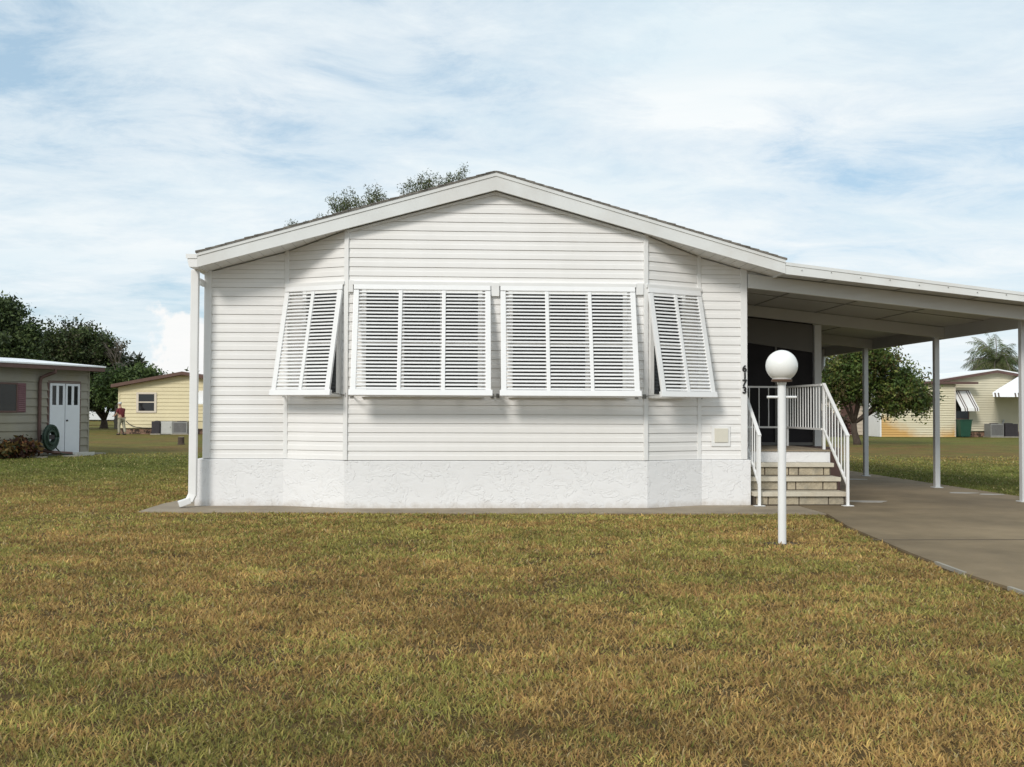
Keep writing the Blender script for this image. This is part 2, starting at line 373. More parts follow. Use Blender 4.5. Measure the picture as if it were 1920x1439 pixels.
def in_poly(x, y, poly):
    c = np.zeros(x.shape, bool); n = len(poly)
    for k in range(n):
        x0, y0 = poly[k]; x1, y1 = poly[(k + 1) % n]
        if y0 == y1: continue
        t = ((y0 > y) != (y1 > y)) & (x < (x1 - x0) * (y - y0) / (y1 - y0) + x0); c ^= t
    return c
HOUSE = [(-3.75, 14.2), (6.3, 14.2), (6.3, 33), (-3.75, 33)]
def make_grass():
    nb = 2000000
    u = rng.random(nb); d = 2.6 + (34 - 2.6) * u ** 1.45
    lat = (rng.random(nb) * 2 - 1) * (.63 * d + 3.0)
    x = d * math.sin(YAW) + lat * math.cos(YAW); y = d * math.cos(YAW) - lat * math.sin(YAW)
    wob = .16 * (fbm(x * 4, y * 4, 3) - .5)
    ok = ~in_poly(x, y + .10 - .20 * fbm(x * 5 + 7, y * 5, 3), WALK) & ~in_poly(x + wob + .05, y, DRIVE) & ~in_poly(x, y, HOUSE)
    ok &= ~((y > 26.5) & (x < -11.4) & (x < -11.1 - (31.42 - y) * .477))
    # thin bare patches
    bare = fbm(x * 1.6 + 80, y * 2.2, 4); ok &= ~((bare < .36) & (rng.random(nb) < .45)); spot = fbm(x * 7 + 30, y * 9, 2); ok &= ~((spot < .27) & (rng.random(nb) < .7))
    ok &= rng.random(nb) > np.clip((d - 17) / 15, 0, 1)
    ok &= ~((np.hypot((x - 3.37) / 1.5, y - 10.52) < .17 * (.6 + .8 * rng.random(nb))) & (rng.random(nb) < .75)) & ~(np.hypot(x - 3.37, y - 10.52) < .05)
    x, y, d = x[ok], y[ok], d[ok]; n = len(x)
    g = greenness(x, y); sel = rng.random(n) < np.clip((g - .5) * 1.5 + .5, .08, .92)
    gb = np.where(sel, .55 + .45 * rng.random(n), .25 * rng.random(n))
    c = lawn_colour(gb, rng.random(n)) * (.66 + .72 * rng.random(n))[:, None]
    lu = lush_shade(x, y) * .75; c = c * (1 - lu) + LUSH_SHADE * lu * (.7 + .6 * rng.random(n))[:, None]
    c *= (.62 + .76 * fbm(x * 1.1 + 9, y * 1.6, 3) ** 1.0)[:, None] * (.7 + .6 * fbm(x * 5 + 3, y * 7, 2))[:, None]
    pale = rng.random(n) < .04; c[pale] = np.array((.50, .40, .20)) * (.8 + .4 * rng.random(pale.sum()))[:, None]
    sc = (np.maximum(d, 4) / 4)
    ln = (.016 + .034 * rng.random(n) ** 2.2) * sc ** .12 * (.75 + .6 * fbm(x * 1.7, y * 1.7, 3))
    near_edge = (y > 12.7) & (y < 13.8) & (x < 5); ln[near_edge] *= .75
    w = .0027 * sc ** .8 * (.6 + .8 * rng.random(n))
    a = rng.random(n) * 2 * math.pi; lean = .35 + 1.1 * rng.random(n); ba = rng.random(n) * 2 * math.pi
    dx, dy = np.cos(a), np.sin(a); sx, sy = np.cos(ba), np.sin(ba)
    z0 = np.full(n, -.004)
    def P(t, hw, sgn, bend):
        h = ln * t * np.cos(lean * (.6 + .4 * t)); r = ln * t * np.sin(lean * (.6 + .4 * t)) * bend
        return np.stack([x + dx * r + sgn * sx * w * hw, y + dy * r + sgn * sy * w * hw, z0 + h + .004], 1)
    V = np.stack([P(0, 1, -1, 1), P(0, 1, 1, 1), P(.55, .8, 1, 1), P(.55, .8, -1, 1), P(1, 0, 1, 1.15)], 1).reshape(-1, 3)
    k = np.arange(n) * 5
    return big_mesh('grass', V, [np.stack([k, k + 1, k + 2, k + 3], 1), np.stack([k + 3, k + 2, k + 4], 1)], 'grass_blade', np.repeat(c, 5, 0))
tag(make_grass(), kind='stuff')

# ------------------------------------------------------------------ the white house
house = thing('manufactured_home', (.3, 14.62, 0), 'white vinyl sided home with bay front and four louvred awning shutters', 'house')
RX, HW = .505, 4.06                       # ridge x, half width to the eave
def under(x): return 4.42 - .275 * abs(x - RX)
def over(x): return 4.665 - .287 * abs(x - RX)
COURSE = .1275
def siding(mb, p, q, z0, top, course=COURSE, lap=.0145, zmax=None):
    """clapboard wall from p to q (plan points, outward is to the right of p->q); top(x) = roof underside"""
    p = Vector((*p, 0)); q = Vector((*q, 0)); u = (q - p); ln = u.length; u.normalize(); n = Vector((u.y, -u.x, 0))
    zs = zmax or max(top(p.x + u.x * ln * t / 40) for t in range(41)); z = z0
    ss = [ln * t / 400 for t in range(401)]
    def rng_s(zv):
        ok = [s for s in ss if top(p.x + u.x * s) >= zv]
        return (ok[0], ok[-1]) if ok else None
    while z < zs:
        lv = [(z, -.004), (z, lap), (z + course * .50, lap * .80), (z + course * .58, lap * .42), (z + course * .93, .003), (z + course, -.004)]
        rs = [rng_s(min(l[0], zs)) for l in lv]
        last = next((r for r in rs if r), None)
        if last is None: break
        rs2 = []
        for r in rs:
            if r is None: r = ((last[0] + last[1]) / 2,) * 2
            last = r; rs2.append(r)
        for k in range(5):
            (za, oa), (zb, ob) = lv[k], lv[k + 1]; ra, rb = rs2[k], rs2[k + 1]
            mb.add([p + u * ra[0] + n * oa + Vector((0, 0, za)), p + u * ra[1] + n * oa + Vector((0, 0, za)), p + u * rb[1] + n * ob + Vector((0, 0, zb)), p + u * rb[0] + n * ob + Vector((0, 0, zb))], [(0, 1, 2, 3)])
        z += course
PA, PB, PC, PD, PE, PF = (-3.575, 14.66), (-2.435, 14.66), (-1.55, 14.235), (2.62, 14.235), (3.475, 14.66), (4.18, 14.66)
sid = MB()
for a, b in ((PA, PB), (PB, PC), (PC, PD), (PD, PE), (PE, PF)): siding(sid, a, b, .68, under)
siding(sid, (PA[0], 33), PA, .68, lambda x: 3.3); siding(sid, PF, (PF[0], 17.2), .68, lambda x: 3.3)
sid.box(PA[0] + .03, PF[0] - .03, 32.9, 33, 0, 3.3)
sid.build('wall', 'vinyl', house)
sk = MB()
SK = [(-3.69, 14.62), (-2.46, 14.62), (-1.56, 14.22), (2.645, 14.22), (3.51, 14.62), (4.228, 14.62), (4.228, 33), (-3.69, 33)]
inner = [(-3.4, 14.80), (-2.4, 14.80), (-1.5, 14.42), (2.58, 14.42), (3.42, 14.80), (4.0, 14.80), (4.0, 32.8), (-3.4, 32.8)]
nn = len(SK); sk.add([(x, y, .0) for x, y in SK] + [(x, y, .672) for x, y in SK] + [(x, y, .685) for x, y in inner], [(k, (k + 1) % nn, nn + (k + 1) % nn, nn + k) for k in range(nn)] + [(nn + k, nn + (k + 1) % nn, 2 * nn + (k + 1) % nn, 2 * nn + k) for k in range(nn)])
sk.build('skirting', 'stucco', house, bevel=.012)
def ctrim(x, y, w, d, z0, rot=0):
    t = MB(); c, s_ = math.cos(rot), math.sin(rot); z1 = under(x) + .03
    t.obox((x, y, (z0 + z1) / 2), ((c, s_, 0), (-s_, c, 0), (0, 0, 1)), (w / 2, d / 2, (z1 - z0) / 2))
    t.build('corner_trim', 'trim', house, bevel=.006)
ctrim(PA[0] + .035, PA[1] + .005, .10, .075, .68); ctrim(PB[0], PB[1] - .002, .06, .05, .68, R(-12)); ctrim(PC[0], PC[1] - .003, .062, .05, .68, R(-12))
ctrim(PD[0], PD[1] - .003, .062, .05, .68, R(12)); ctrim(PE[0], PE[1] - .002, .06, .05, .68, R(12)); ctrim(PF[0] - .045, PF[1] + .02, .095, .09, .68)
# roof
YF, YB = 14.07, 33.4
rf = MB()
xs = (RX - HW - .02, RX, RX + HW + .02)
rf.prism([(xs[0], over(xs[0])), (xs[1], over(xs[1])), (xs[2], over(xs[2])), (xs[2], over(xs[2]) + .015), (xs[1], over(xs[1]) + .017), (xs[0], over(xs[0]) + .015)], YF - .025, YB)
roof = rf.build('roof', 'shingle', house)
tb = MB()           # shingle tabs lifting a little along the rake
for sgn in (-1, 1):
    for k in range(31):
        x0 = RX + sgn * (.02 + k * .131); x1 = x0 + sgn * .128
        z0, z1 = over(x0) + .018, over(x1) + .027
        tb.prism([(x0, z0 - .004), (x1, z1 - .012), (x1, z1 + random.uniform(-.003, .004)), (x0, z0 + .001)][::sgn], YF - .03 + random.uniform(-.006, .006), YF + .6)
tb.build('shingle', 'shingle', roof)
for sgn in (-1, 1):
    fa = MB(); e_ = RX + sgn * HW
    fa.prism([(RX, over(RX) - .052), (e_, over(e_) - .044), (e_, under(e_)), (RX, under(RX))], YF, YF + .03)
    fb = fa.build('fascia', 'fascia_white', house)
    d = MB().prism([(RX, over(RX) - .001), (e_, over(e_) - .001), (e_, over(e_) - .046), (RX, over(RX) - .054)], YF - .012, YF + .03); d.build('drip_edge', 'fascia_white', fb)
    s_ = MB(); s_.prism([(RX, under(RX) + .014), (e_, under(e_) + .014), (e_, under(e_) + .028), (RX, under(RX) + .028)], YF + .031, 14.75)
    sf = s_.build('soffit', 'soffit_white', house)
    g = MB()
    for k in range(26):
        x = RX + sgn * (.1 + k * .15); g.bar((x, YF + .035, under(x) + .0135), (x, 14.6, under(x) + .0135), - 0 + .008, .004)
    g.build('vent_groove', 'grey_light', sf)
    ev = MB(); ev.box(min(e_ - sgn * .5, e_), max(e_ - sgn * .5, e_), 14.76, YB, under(e_) + .01, under(e_) + .03); ev.box(min(e_, e_ - sgn * .025), max(e_, e_ - sgn * .025), YF + .031, YB, under(e_) - .0, over(e_) - .045); ev.build('eave_board', 'fascia_white', house)
MB().prism([(4.17, 3.2), (4.575, 3.2), (4.575, 3.45), (4.17, 3.55)], 14.665, 14.70).build('eave_return', 'soffit_white', house)
# moulding under the rake on the bay gable
ml = MB()
for sgn in (-1, 1):
    a = RX; b = (PC[0] if sgn < 0 else PD[0])
    ml.prism([(a, under(a) - .001), (b, under(b) - .001), (b, under(b) - .032), (a, under(a) - .034)], 14.19, 14.232)
ml.build('rake_moulding', 'trim', house)
# gutter and downspout on the left eave
ex = RX - HW
gu = MB(); gu.prism([(ex - .001, 3.305), (ex - .105, 3.305), (ex - .128, 3.38), (ex - .128, 3.425), (ex - .145, 3.43), (ex - .145, 3.475), (ex - .001, 3.475)], YF + .005, YB)
gut = gu.build('gutter', 'trim', house)
MB().prism([(ex - .001, 3.422), (ex - .15, 3.422), (ex - .15, 3.48), (ex - .001, 3.48)], YF - .006, YF + .006).build('end_cap', 'trim', gut)
ds = MB(); ds.box(-3.712, -3.607, 14.36, 14.45, .17, 3.31)
dso = ds.build('downspout', 'trim', house, bevel=.012)
el = MB(); el.bar((-3.66, 14.405, .20), (-3.70, 14.38, .10), .105, .09, up=(0, 1, 0)); el.bar((-3.69, 14.385, .115), (-3.83, 14.33, .065), .105, .085)
el.build('outlet_elbow', 'trim', dso, bevel=.012)
MB().box(-3.607, -3.585, 14.40, 14.63, 3.1, 3.19).build('downspout_strap', 'trim', dso)

# windows and shutters
Z3 = Vector((0, 0, 1))
def window(c, u, n, w, z0, z1, cols):
    c = Vector(c); zc_ = (z0 + z1) / 2; h = (z1 - z0) / 2
    fr = MB()
    for sx in (-1, 1): fr.obox(c + u * sx * (w / 2 - .03) + n * .03 + Z3 * zc_, (u, n, Z3), (.03, .03, h))
    for zz in (z0 + .03, z1 - .03, zc_): fr.obox(c + n * .028 + Z3 * zz, (u, n, Z3), (w / 2 - .06, .026, .03 if zz != zc_ else .018))
    for k in range(1, cols): fr.obox(c + u * (w * k / cols - w / 2) + n * .026 + Z3 * zc_, (u, n, Z3), (.03, .024, h - .06))
    wo_ = fr.build('window', 'trim', house)
    MB().obox(c + n * .018 + Z3 * zc_, (u, n, Z3), (w / 2 - .03, .004, h - .03)).build('pane', 'glass_dark', wo_)
def shutter(c, u, n, w, sections, ztop=3.10, drop=1.535, out=.42):
    c = Vector((c[0], c[1], ztop)); vv = (n * out - Z3 * drop); ln = vv.length; vv.normalize(); f = u.cross(vv)
    if f.dot(n) < 0: f = -f
    c = c + n * .035
    A = (u, vv, f); T = .019
    fr = MB()
    fr.obox(c + vv * .035, A, (w / 2, .035, T)); fr.obox(c + vv * (ln - .04), A, (w / 2 + .02, .04, T + .008))
    for sx in (-1, 1): fr.obox(c + u * sx * (w / 2 - .036) + vv * ln / 2, A, (.036, ln / 2 - .08, T))
    cw = (w - .144 - (sections - 1) * .05) / sections
    for k in range(1, sections):
        fr.obox(c + u * (-w / 2 + .072 + cw * k + .05 * (k - .5)) + vv * ln / 2, A, (.025, ln / 2 - .08, T))
    sh = fr.build('shutter', 'shutter_white', house, bevel=.005)
    sm = MB(); ns = 28; l0 = .075; pit = (ln - .155) / ns; ang = R(38)
    sv = (vv * math.cos(ang) + f * math.sin(ang)); sn = u.cross(sv)
    for k in range(sections):
        cu = -w / 2 + .072 + cw * (k + .5) + .05 * k
        for q_ in range(ns):
            sm.obox(c + u * cu + vv * (l0 + pit * (q_ + .5)), (u, sv, sn), (cw / 2 + .002, .0195, .003))
    sm.build('slats', 'shutter_white', sh)
    hb = MB(); hb.obox(Vector((c.x, c.y, 3.125)) - n * .01, (u, n, Z3), (w / 2 + .02, .028, .024)); hb.build('hinge_rail', 'trim', sh)
    for sx in (-1, 1):
        pa = MB(); pb = c + u * sx * (w / 2 - .03) + vv * (ln - .05) - f * .03; wall = Vector((c.x, c.y, 1.575)) + u * sx * (w / 2 + .03) - n * .03
        pa.bar(pb, wall, .016, .012); pa.obox(wall, (u, n, Z3), (.022, .022, .03)); pa.build('prop_arm', 'grey_metal', sh)
def unit(a, b):
    u = Vector((b[0] - a[0], b[1] - a[1], 0)).normalized(); return u, Vector((u.y, -u.x, 0))
u, n = unit(PC, PD)
for xc in (-.503, 1.52):
    window((xc, 14.235, 0), u, n, 1.66, 1.55, 3.06, 3); shutter((xc, 14.235), u, n, 1.885, 3)
MB().box(.45, .56, 14.18, 14.235, 2.96, 3.14).build('header_trim', 'trim', house); MB().box(-1.52, -1.46, 14.19, 14.232, 3.0, 3.16).build('header_trim', 'trim', house); MB().box(2.48, 2.585, 14.19, 14.232, 3.0, 3.16).build('header_trim', 'trim', house)
u, n = unit(PB, PC); mid = Vector((*PB, 0)) + u * .49; window(mid + u * .12, u, n, .62, 1.55, 3.06, 1); shutter(mid - u * .012, u, n, .94, 2, out=.335)
u, n = unit(PD, PE); mid = Vector((*PD, 0)) + u * .475; window(mid - u * .12, u, n, .62, 1.55, 3.06, 1); shutter(mid + u * .005, u, n, .945, 2, out=.335)
# outlet cover and house number
oc = MB().box(3.655, 3.93, 14.63, 14.648, .865, 1.165).build('outlet_cover', 'trim', house, bevel=.006)
MB().box(3.70, 3.895, 14.615, 14.632, .925, 1.125).build('cover_plate', 'beige_plastic', oc, bevel=.005)
def text_mesh(name, s, size, loc, m, parent, depth=.006):
    cu = bpy.data.curves.new(name, 'FONT'); cu.body = s; cu.size = size; cu.extrude = depth; cu.align_x = 'CENTER'; cu.align_y = 'CENTER'
    t = bpy.data.objects.new(name, cu); col.objects.link(t); dg = bpy.context.evaluated_depsgraph_get(); me = bpy.data.meshes.new_from_object(t.evaluated_get(dg)); bpy.data.objects.remove(t)
    bm = bmesh.new()                                    # cast digits with heavy strokes
    for q_, (ox, oy) in enumerate(((0, 0), (.0045, 0), (-.0045, 0), (0, .0045), (0, -.0045))):
        m2 = me.copy(); m2.transform(Matrix.Translation((ox, oy, .0008 * q_))); bm.from_mesh(m2); bpy.data.meshes.remove(m2)
    bm.to_mesh(me); bm.free()
    me.transform(Matrix.Translation(Vector(loc) - root_of(parent).location) @ Matrix.Rotation(math.pi / 2, 4, 'X')); me.materials.clear(); me.materials.append(M[m])
    o = bpy.data.objects.new(name, me); col.objects.link(o); o.parent = parent; return o
for k, dgt in enumerate('6173'):
    t = text_mesh('house_number', dgt, .132, (4.138 + (.006 if dgt == '1' else 0), 14.626, 1.988 - k * .104), 'digit_black', house); t['label'] = 'black house number digit ' + dgt
# screened porch room and raised deck on the right side
pd = MB().box(4.235, 5.66, 15.345, 17.15, 0, .765); pd.build('porch_base', 'stucco', house); MB().box(4.24, 6.5, 17.152, 26, 0, .755).build('porch_skirt', 'brown_paint', house)
MB().box(4.235, 5.68, 15.325, 17.16, .768, .792).build('porch_deck', 'slab_grey', house)
MB().box(4.2, 6.36, 18.085, 18.10, .76, 3.12).build('screen_panel', 'screen_dark', house)
MB().box(6.40, 6.415, 18.1, 25.9, .76, 2.9).build('screen_panel', 'screen_dark', house)
sf = MB(); sf.box(4.2, 6.36, 18.05, 18.08, .766, .82); sf.prism([(4.2, 3.15), (6.36, 2.925), (6.36, 2.43), (4.2, 2.74)], 18.05, 18.084)
for x in (4.22, 5.68): sf.box(x - .018, x + .018, 18.05, 18.08, .82, 2.7 if x < 5 else 2.54)
sf.build('screen_frame', 'porch_grey', house)
MB().box(6.365, 6.49, 18.0, 18.11, .02, 2.92).build('porch_post', 'post_white', house)

# ------------------------------------------------------------------ carport
carport = thing('carport', (6.6, 19, .02), 'attached white carport with sloping flat pan roof over the driveway', 'carport')
def ct(x): return 3.464 - .114 * (x - 4.58)
def cu_(x): return 3.36 - .105 * (x - 4.18)
XR = 8.72; X0 = RX + HW + .004
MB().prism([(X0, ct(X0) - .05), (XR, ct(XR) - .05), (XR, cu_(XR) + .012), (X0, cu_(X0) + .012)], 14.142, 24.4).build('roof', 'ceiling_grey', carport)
f = MB(); f.prism([(X0, ct(X0) - .045), (XR, ct(XR) - .045), (XR, cu_(XR) - .035 + .02), (X0, cu_(X0) - .035 + .015)], 14.08, 14.138); f.prism([(X0, ct(X0)), (XR + .01, ct(XR)), (XR + .01, ct(XR) - .044), (X0, ct(X0) - .044)], 14.07, 14.14)
fo = f.build('fascia', 'fascia_white', carport)
MB().box(XR - .028, XR + .03, 14.07, 24.45, cu_(XR) - .20, ct(XR) + .005).build('edge_gutter', 'beam_shaded', carport)
for k in range(9):
    sc_ = MB(); x = 4.8 + k * .42; sc_.tube([(x, 14.062, ct(x) - .085 + .02 * (k % 2)), (x, 14.085, ct(x) - .085 + .02 * (k % 2))], .006, 6); sc_.build('screw_head', 'grey_metal', fo)
for yb in (14.62, 17.92, 21.11, 24.1):
    x0 = 4.19 if yb < 16 else (5.66 if yb < 17 else 6.2 if yb > 17.3 else 4.2)
    b = MB().prism([(x0 if yb < 16 else 4.2, cu_(4.2) - .0), (XR - .03, cu_(XR - .03)), (XR - .03, cu_(XR - .03) - .195), (x0 if yb < 16 else 4.2, cu_(4.2) - .195)], yb - .04, yb + .04); b.build('beam', 'carport_white' if yb < 16 else 'beam_shaded', carport)
    yb = 15.1 if yb < 16 else yb
    post = MB().box(8.505, 8.595, yb - .045, yb + .045, .024, cu_(8.55) - (.19 if yb > 16 else -.005)).build('post', 'post_white', carport, bevel=.01)
    MB().box(8.47, 8.63, yb - .08, yb + .08, .023, .034).build('base_plate', 'post_white', post)
cs = MB()
for x in (5.25, 6.35, 7.45): cs.prism([(x - .012, cu_(x) + .003), (x + .012, cu_(x) + .003), (x + .012, cu_(x) + .011), (x - .012, cu_(x) + .011)], 14.15, 24.3)
for x0, x1 in ((4.6, 8.68),):
    for y in (16.5, 19.5, 22.6): cs.prism([(x0, cu_(x0) + .002), (x1, cu_(x1) + .002), (x1, cu_(x1) + .011), (x0, cu_(x0) + .011)], y - .008, y + .008)
cs.build('ceiling_seam', 'grey_metal', carport)
dp = MB(); dp.tube([(8.66, 23.9, cu_(8.66) - .03), (8.66, 23.9, 2.45), (8.62, 24.0, 2.35), (8.48, 24.16, 2.2), (8.45, 24.18, 2.08), (8.45, 24.18, .1)], .045, 8); dp.build('downspout', 'post_white', carport)

# ------------------------------------------------------------------ entry steps and railings
steps = thing('entry_steps', (4.9, 14.9, .02), 'three stone faced entry steps with pale slab treads at the carport side', 'steps')
SX0, SX1 = 4.245, 5.6
for k, (zt, yf) in enumerate(((.215, 14.5), (.412, 14.78), (.606, 15.06))):
    zb = .022 if k == 0 else (.215, .412)[k - 1]
    MB().box(SX0 + .02, SX1 - .02, yf + .05, 15.34, zb + .001, zt - .062).build('riser', 'mortar', steps)
    st = MB(); rnd = random.Random(5 + k); x = SX0 + .03
    cuts = [[.18, .45, .43, .23], [.14, .40, .13, .40, .21], [.30, .36, .15, .38, .1]][k]; tot = SX1 - SX0 - .06
    sm_ = sum(cuts)
    for c_ in cuts:
        wd = c_ / sm_ * tot; st.box(x + .009, x + wd - .009, yf + .035 + rnd.uniform(0, .008), yf + .12, zb + .014, zt - .07); x += wd
    st.build('stone_facing', 'stone', steps, bevel=.006)
    MB().box(SX0, SX1 + .015, yf, 15.342 if k < 2 else 15.322, zt - .062, zt).build('tread', 'tread', steps, bevel=.008)
def stair_rail(x, y0, z0, y1, z1, label, wall=False):
    r = thing('stair_railing', (x, y0, .02), label, 'railing', group='stair railings')
    T = z0
    MB().box(x - .019, x + .019, y0 - .019, y0 + .019, .03, z0 + .0).build('post', 'rail_white', r, bevel=.004)
    MB().box(x - .075, x + .075, y0 - .05, y0 + .05, .0225, .031).build('base_plate', 'rail_white', r, bevel=.003)
    if not wall: MB().box(x - .019, x + .019, y1 - .019, y1 + .019, .794, z1).build('post', 'rail_white', r, bevel=.004)
    MB().bar((x, y0 - .02, z0 - .0), (x, y1, z1), .05, .032).build('top_rail', 'rail_white', r, bevel=.006)
    lo = .70
    MB().bar((x, y0, z0 - lo), (x, y1, z1 - lo), .03, .03).build('bottom_rail', 'rail_white', r)
    nb = 8
    for k in range(1, nb):
        t = k / nb; y = y0 + (y1 - y0) * t; z = z0 + (z1 - z0) * t
        MB().box(x - .008, x + .008, y - .008, y + .008, z - lo, z - .01).build('baluster', 'rail_white', r)
stair_rail(4.30, 14.45, 1.02, 15.38, 1.80, 'white metal stair railing rising against the house corner', wall=True)
stair_rail(5.585, 14.45, 1.02, 15.40, 1.80, 'white metal stair railing on the open right side of the steps')
dr = thing('deck_railing', (5.0, 16.6, .79), 'white metal railing with upright bars round the porch landing', 'railing')
MB().bar((5.565, 15.42, 1.785), (5.565, 17.08, 1.785), .04, .03).build('top_rail', 'rail_white', dr)
MB().bar((5.565, 15.42, 1.105), (5.565, 17.08, 1.105), .03, .03).build('bottom_rail', 'rail_white', dr)
MB().bar((4.24, 17.08, 1.785), (5.54, 17.08, 1.785), .04, .03).build('top_rail', 'rail_white', dr)
MB().bar((4.24, 17.08, 1.105), (5.545, 17.08, 1.105), .03, .03).build('bottom_rail', 'rail_white', dr)
MB().box(5.547, 5.583, 17.062, 17.098, .793, 1.80).build('post', 'rail_white', dr)
for k in range(12):
    y = 15.54 + k * .125; MB().box(5.558, 5.572, y - .007, y + .007, 1.12, 1.77).build('baluster', 'rail_white', dr)
for k in range(7):
    x = 4.42 + k * .165; MB().box(x - .007, x + .007, 17.073, 17.087, 1.12, 1.77).build('baluster', 'rail_white', dr)

# ------------------------------------------------------------------ lamp post
lx, ly = 3.37, 10.52
lamp = thing('lamp_post', (lx, ly, 0), 'white pole lamp with round globe standing in the front lawn', 'lamp post')
MB().lathe((lx, ly, 0), [(.042, -.05), (.042, 1.655), (.048, 1.66), (.048, 1.685)], 24).build('pole', 'rail_white', lamp, smooth=False)
pr_ = [(.098, 1.697)] + [(.164 * math.sin(t), 1.852 - .164 * math.cos(t)) for t in np.linspace(R(36), math.pi, 26)]
MB().lathe((lx, ly, 0), [(.001, 1.706)] + pr_, 48).build('globe', 'lamp_globe', lamp, smooth=True)
MB().lathe((lx, ly, 0), [(.06, 1.682), (.105, 1.686), (.108, 1.706), (.09, 1.712)], 32).build('collar', 'collar_brown', lamp)
MB().tube([(lx - .155, ly, 1.525), (lx + .155, ly, 1.525)], .013, 10).build('crossbar', 'rail_white', lamp, smooth=False)
tag(MB().add([(lx + .17 * (1 + .3 * math.sin(3 * t)) * math.cos(t), ly + .14 * math.sin(t), .003) for t in [2 * math.pi * k / 20 for k in range(20)]], [tuple(range(20))]).build('bare_soil', 'soil'), kind='structure')

# ------------------------------------------------------------------ vegetation helpers
def leaf_cloud(centres, spread, size, per, cols, up=.35, aspect=.5, flat=1.0):
    """diamond leaves scattered round clump centres; returns verts, faces, tint"""
    nC = len(centres); n = nC * per
    c = np.repeat(centres, per, 0) + rng.normal(size=(n, 3)) * np.array((1, 1, flat)) * np.repeat(spread, per)[:, None] if hasattr(spread, '__len__') else np.repeat(centres, per, 0) + rng.normal(size=(n, 3)) * np.array((1, 1, flat)) * spread
    a = rng.normal(size=(n, 3)); a[:, 2] += up * 0; a /= np.linalg.norm(a, axis=1)[:, None]
    b = rng.normal(size=(n, 3)); b -= a * (a * b).sum(1)[:, None]; b /= np.linalg.norm(b, axis=1)[:, None]
    s = size * (.6 + .8 * rng.random(n))[:, None]
    V = np.stack([c - a * s, c + b * s * aspect, c + a * s, c - b * s * aspect], 1).reshape(-1, 3)
    k = np.arange(n) * 4; F = np.stack([k, k + 1, k + 2, k + 3], 1)
    cc = np.array(cols); ci = np.repeat(rng.integers(0, len(cc), nC), per); jit = rng.random(n) < .35; ci = np.where(jit, rng.integers(0, len(cc), n), ci)
    t = cc[ci] * (.7 + .6 * rng.random(n))[:, None] * np.repeat(.8 + .4 * rng.random(nC), per)[:, None]
    return V, F, np.repeat(t, 4, 0)
def blob_clumps(blobs, n):
    out = []; vol = np.array([b[3] * b[4] * b[5] for b in blobs]) ** .67; vol /= vol.sum()
    for b, f in zip(blobs, vol):
        m = max(3, int(n * f)); d = rng.normal(size=(m, 3)); d /= np.linalg.norm(d, axis=1)[:, None]
        r = rng.random(m) ** .42; r *= .78 + .42 * rng.random(m)
        out.append(np.array(b[:3]) + d * r[:, None] * np.array(b[3:6]))
    return np.concatenate(out)
DARKG = [(.045, .065, .024), (.065, .09, .03), (.034, .048, .022), (.09, .115, .038), (.07, .072, .035)]
def tree(name, label, base, blobs, trunk_r, leaf, nclump, per, cols=DARKG, spread=None, fork=.45, bark='bark', lean=(0, 0), group=None, bare=0):
    base = Vector(base); root = thing(name, base, label, 'tree' if 'tree' in name else 'shrub', group=group)
    tb_ = MB(); zt = max(b[2] for b in blobs); zlo = min(b[2] - b[5] for b in blobs)
    fk = base + Vector((lean[0], lean[1], max(.4, (zlo - base.z) * .9 + fork)))
    tb_.tube([base - Vector((0, 0, .15)), base + Vector((lean[0] * .2, lean[1] * .2, .15)), base.lerp(fk, .6) + Vector((random.uniform(-.05, .05), 0, 0)), fk], [trunk_r * 1.35, trunk_r, trunk_r * .85, trunk_r * .7], 9)
    for b in blobs:
        c = Vector(b[:3]); m1 = fk.lerp(c, .5) + Vector((random.uniform(-.2, .2), random.uniform(-.2, .2), random.uniform(-.1, .25)))
        tb_.tube([fk, m1, c], [trunk_r * .5, trunk_r * .33, trunk_r * .15], 6)
        for k in range(5):
            d = Vector((random.gauss(0, 1), random.gauss(0, 1), random.gauss(.3, .8))).normalized(); e_ = c + Vector((d.x * b[3], d.y * b[4], d.z * b[5])) * .85
            tb_.tube([m1.lerp(c, random.uniform(.3, 1)), m1.lerp(e_, .6), e_], [trunk_r * .2, trunk_r * .12, trunk_r * .04], 4)
    for k in range(bare):
        b = random.choice(blobs); c = Vector(b[:3]); d = Vector((random.gauss(0, .6), random.gauss(0, .6), 1)).normalized(); e_ = c + Vector((d.x * b[3], d.y * b[4], d.z * b[5])) * random.uniform(1.15, 1.5)
        tb_.tube([c, c.lerp(e_, .6) + Vector((random.uniform(-.1, .1), 0, 0)), e_], [trunk_r * .12, .025, .008], 4)
    tb_.build('trunk', bark, root, smooth=True)
    cl = blob_clumps(blobs, nclump); V, F, t = leaf_cloud(cl, spread or leaf * 2.6, leaf, per, cols)
    V[:, 2] = np.maximum(V[:, 2], .02); big_mesh('crown', V, [F], 'leaf', t, root, base); return root

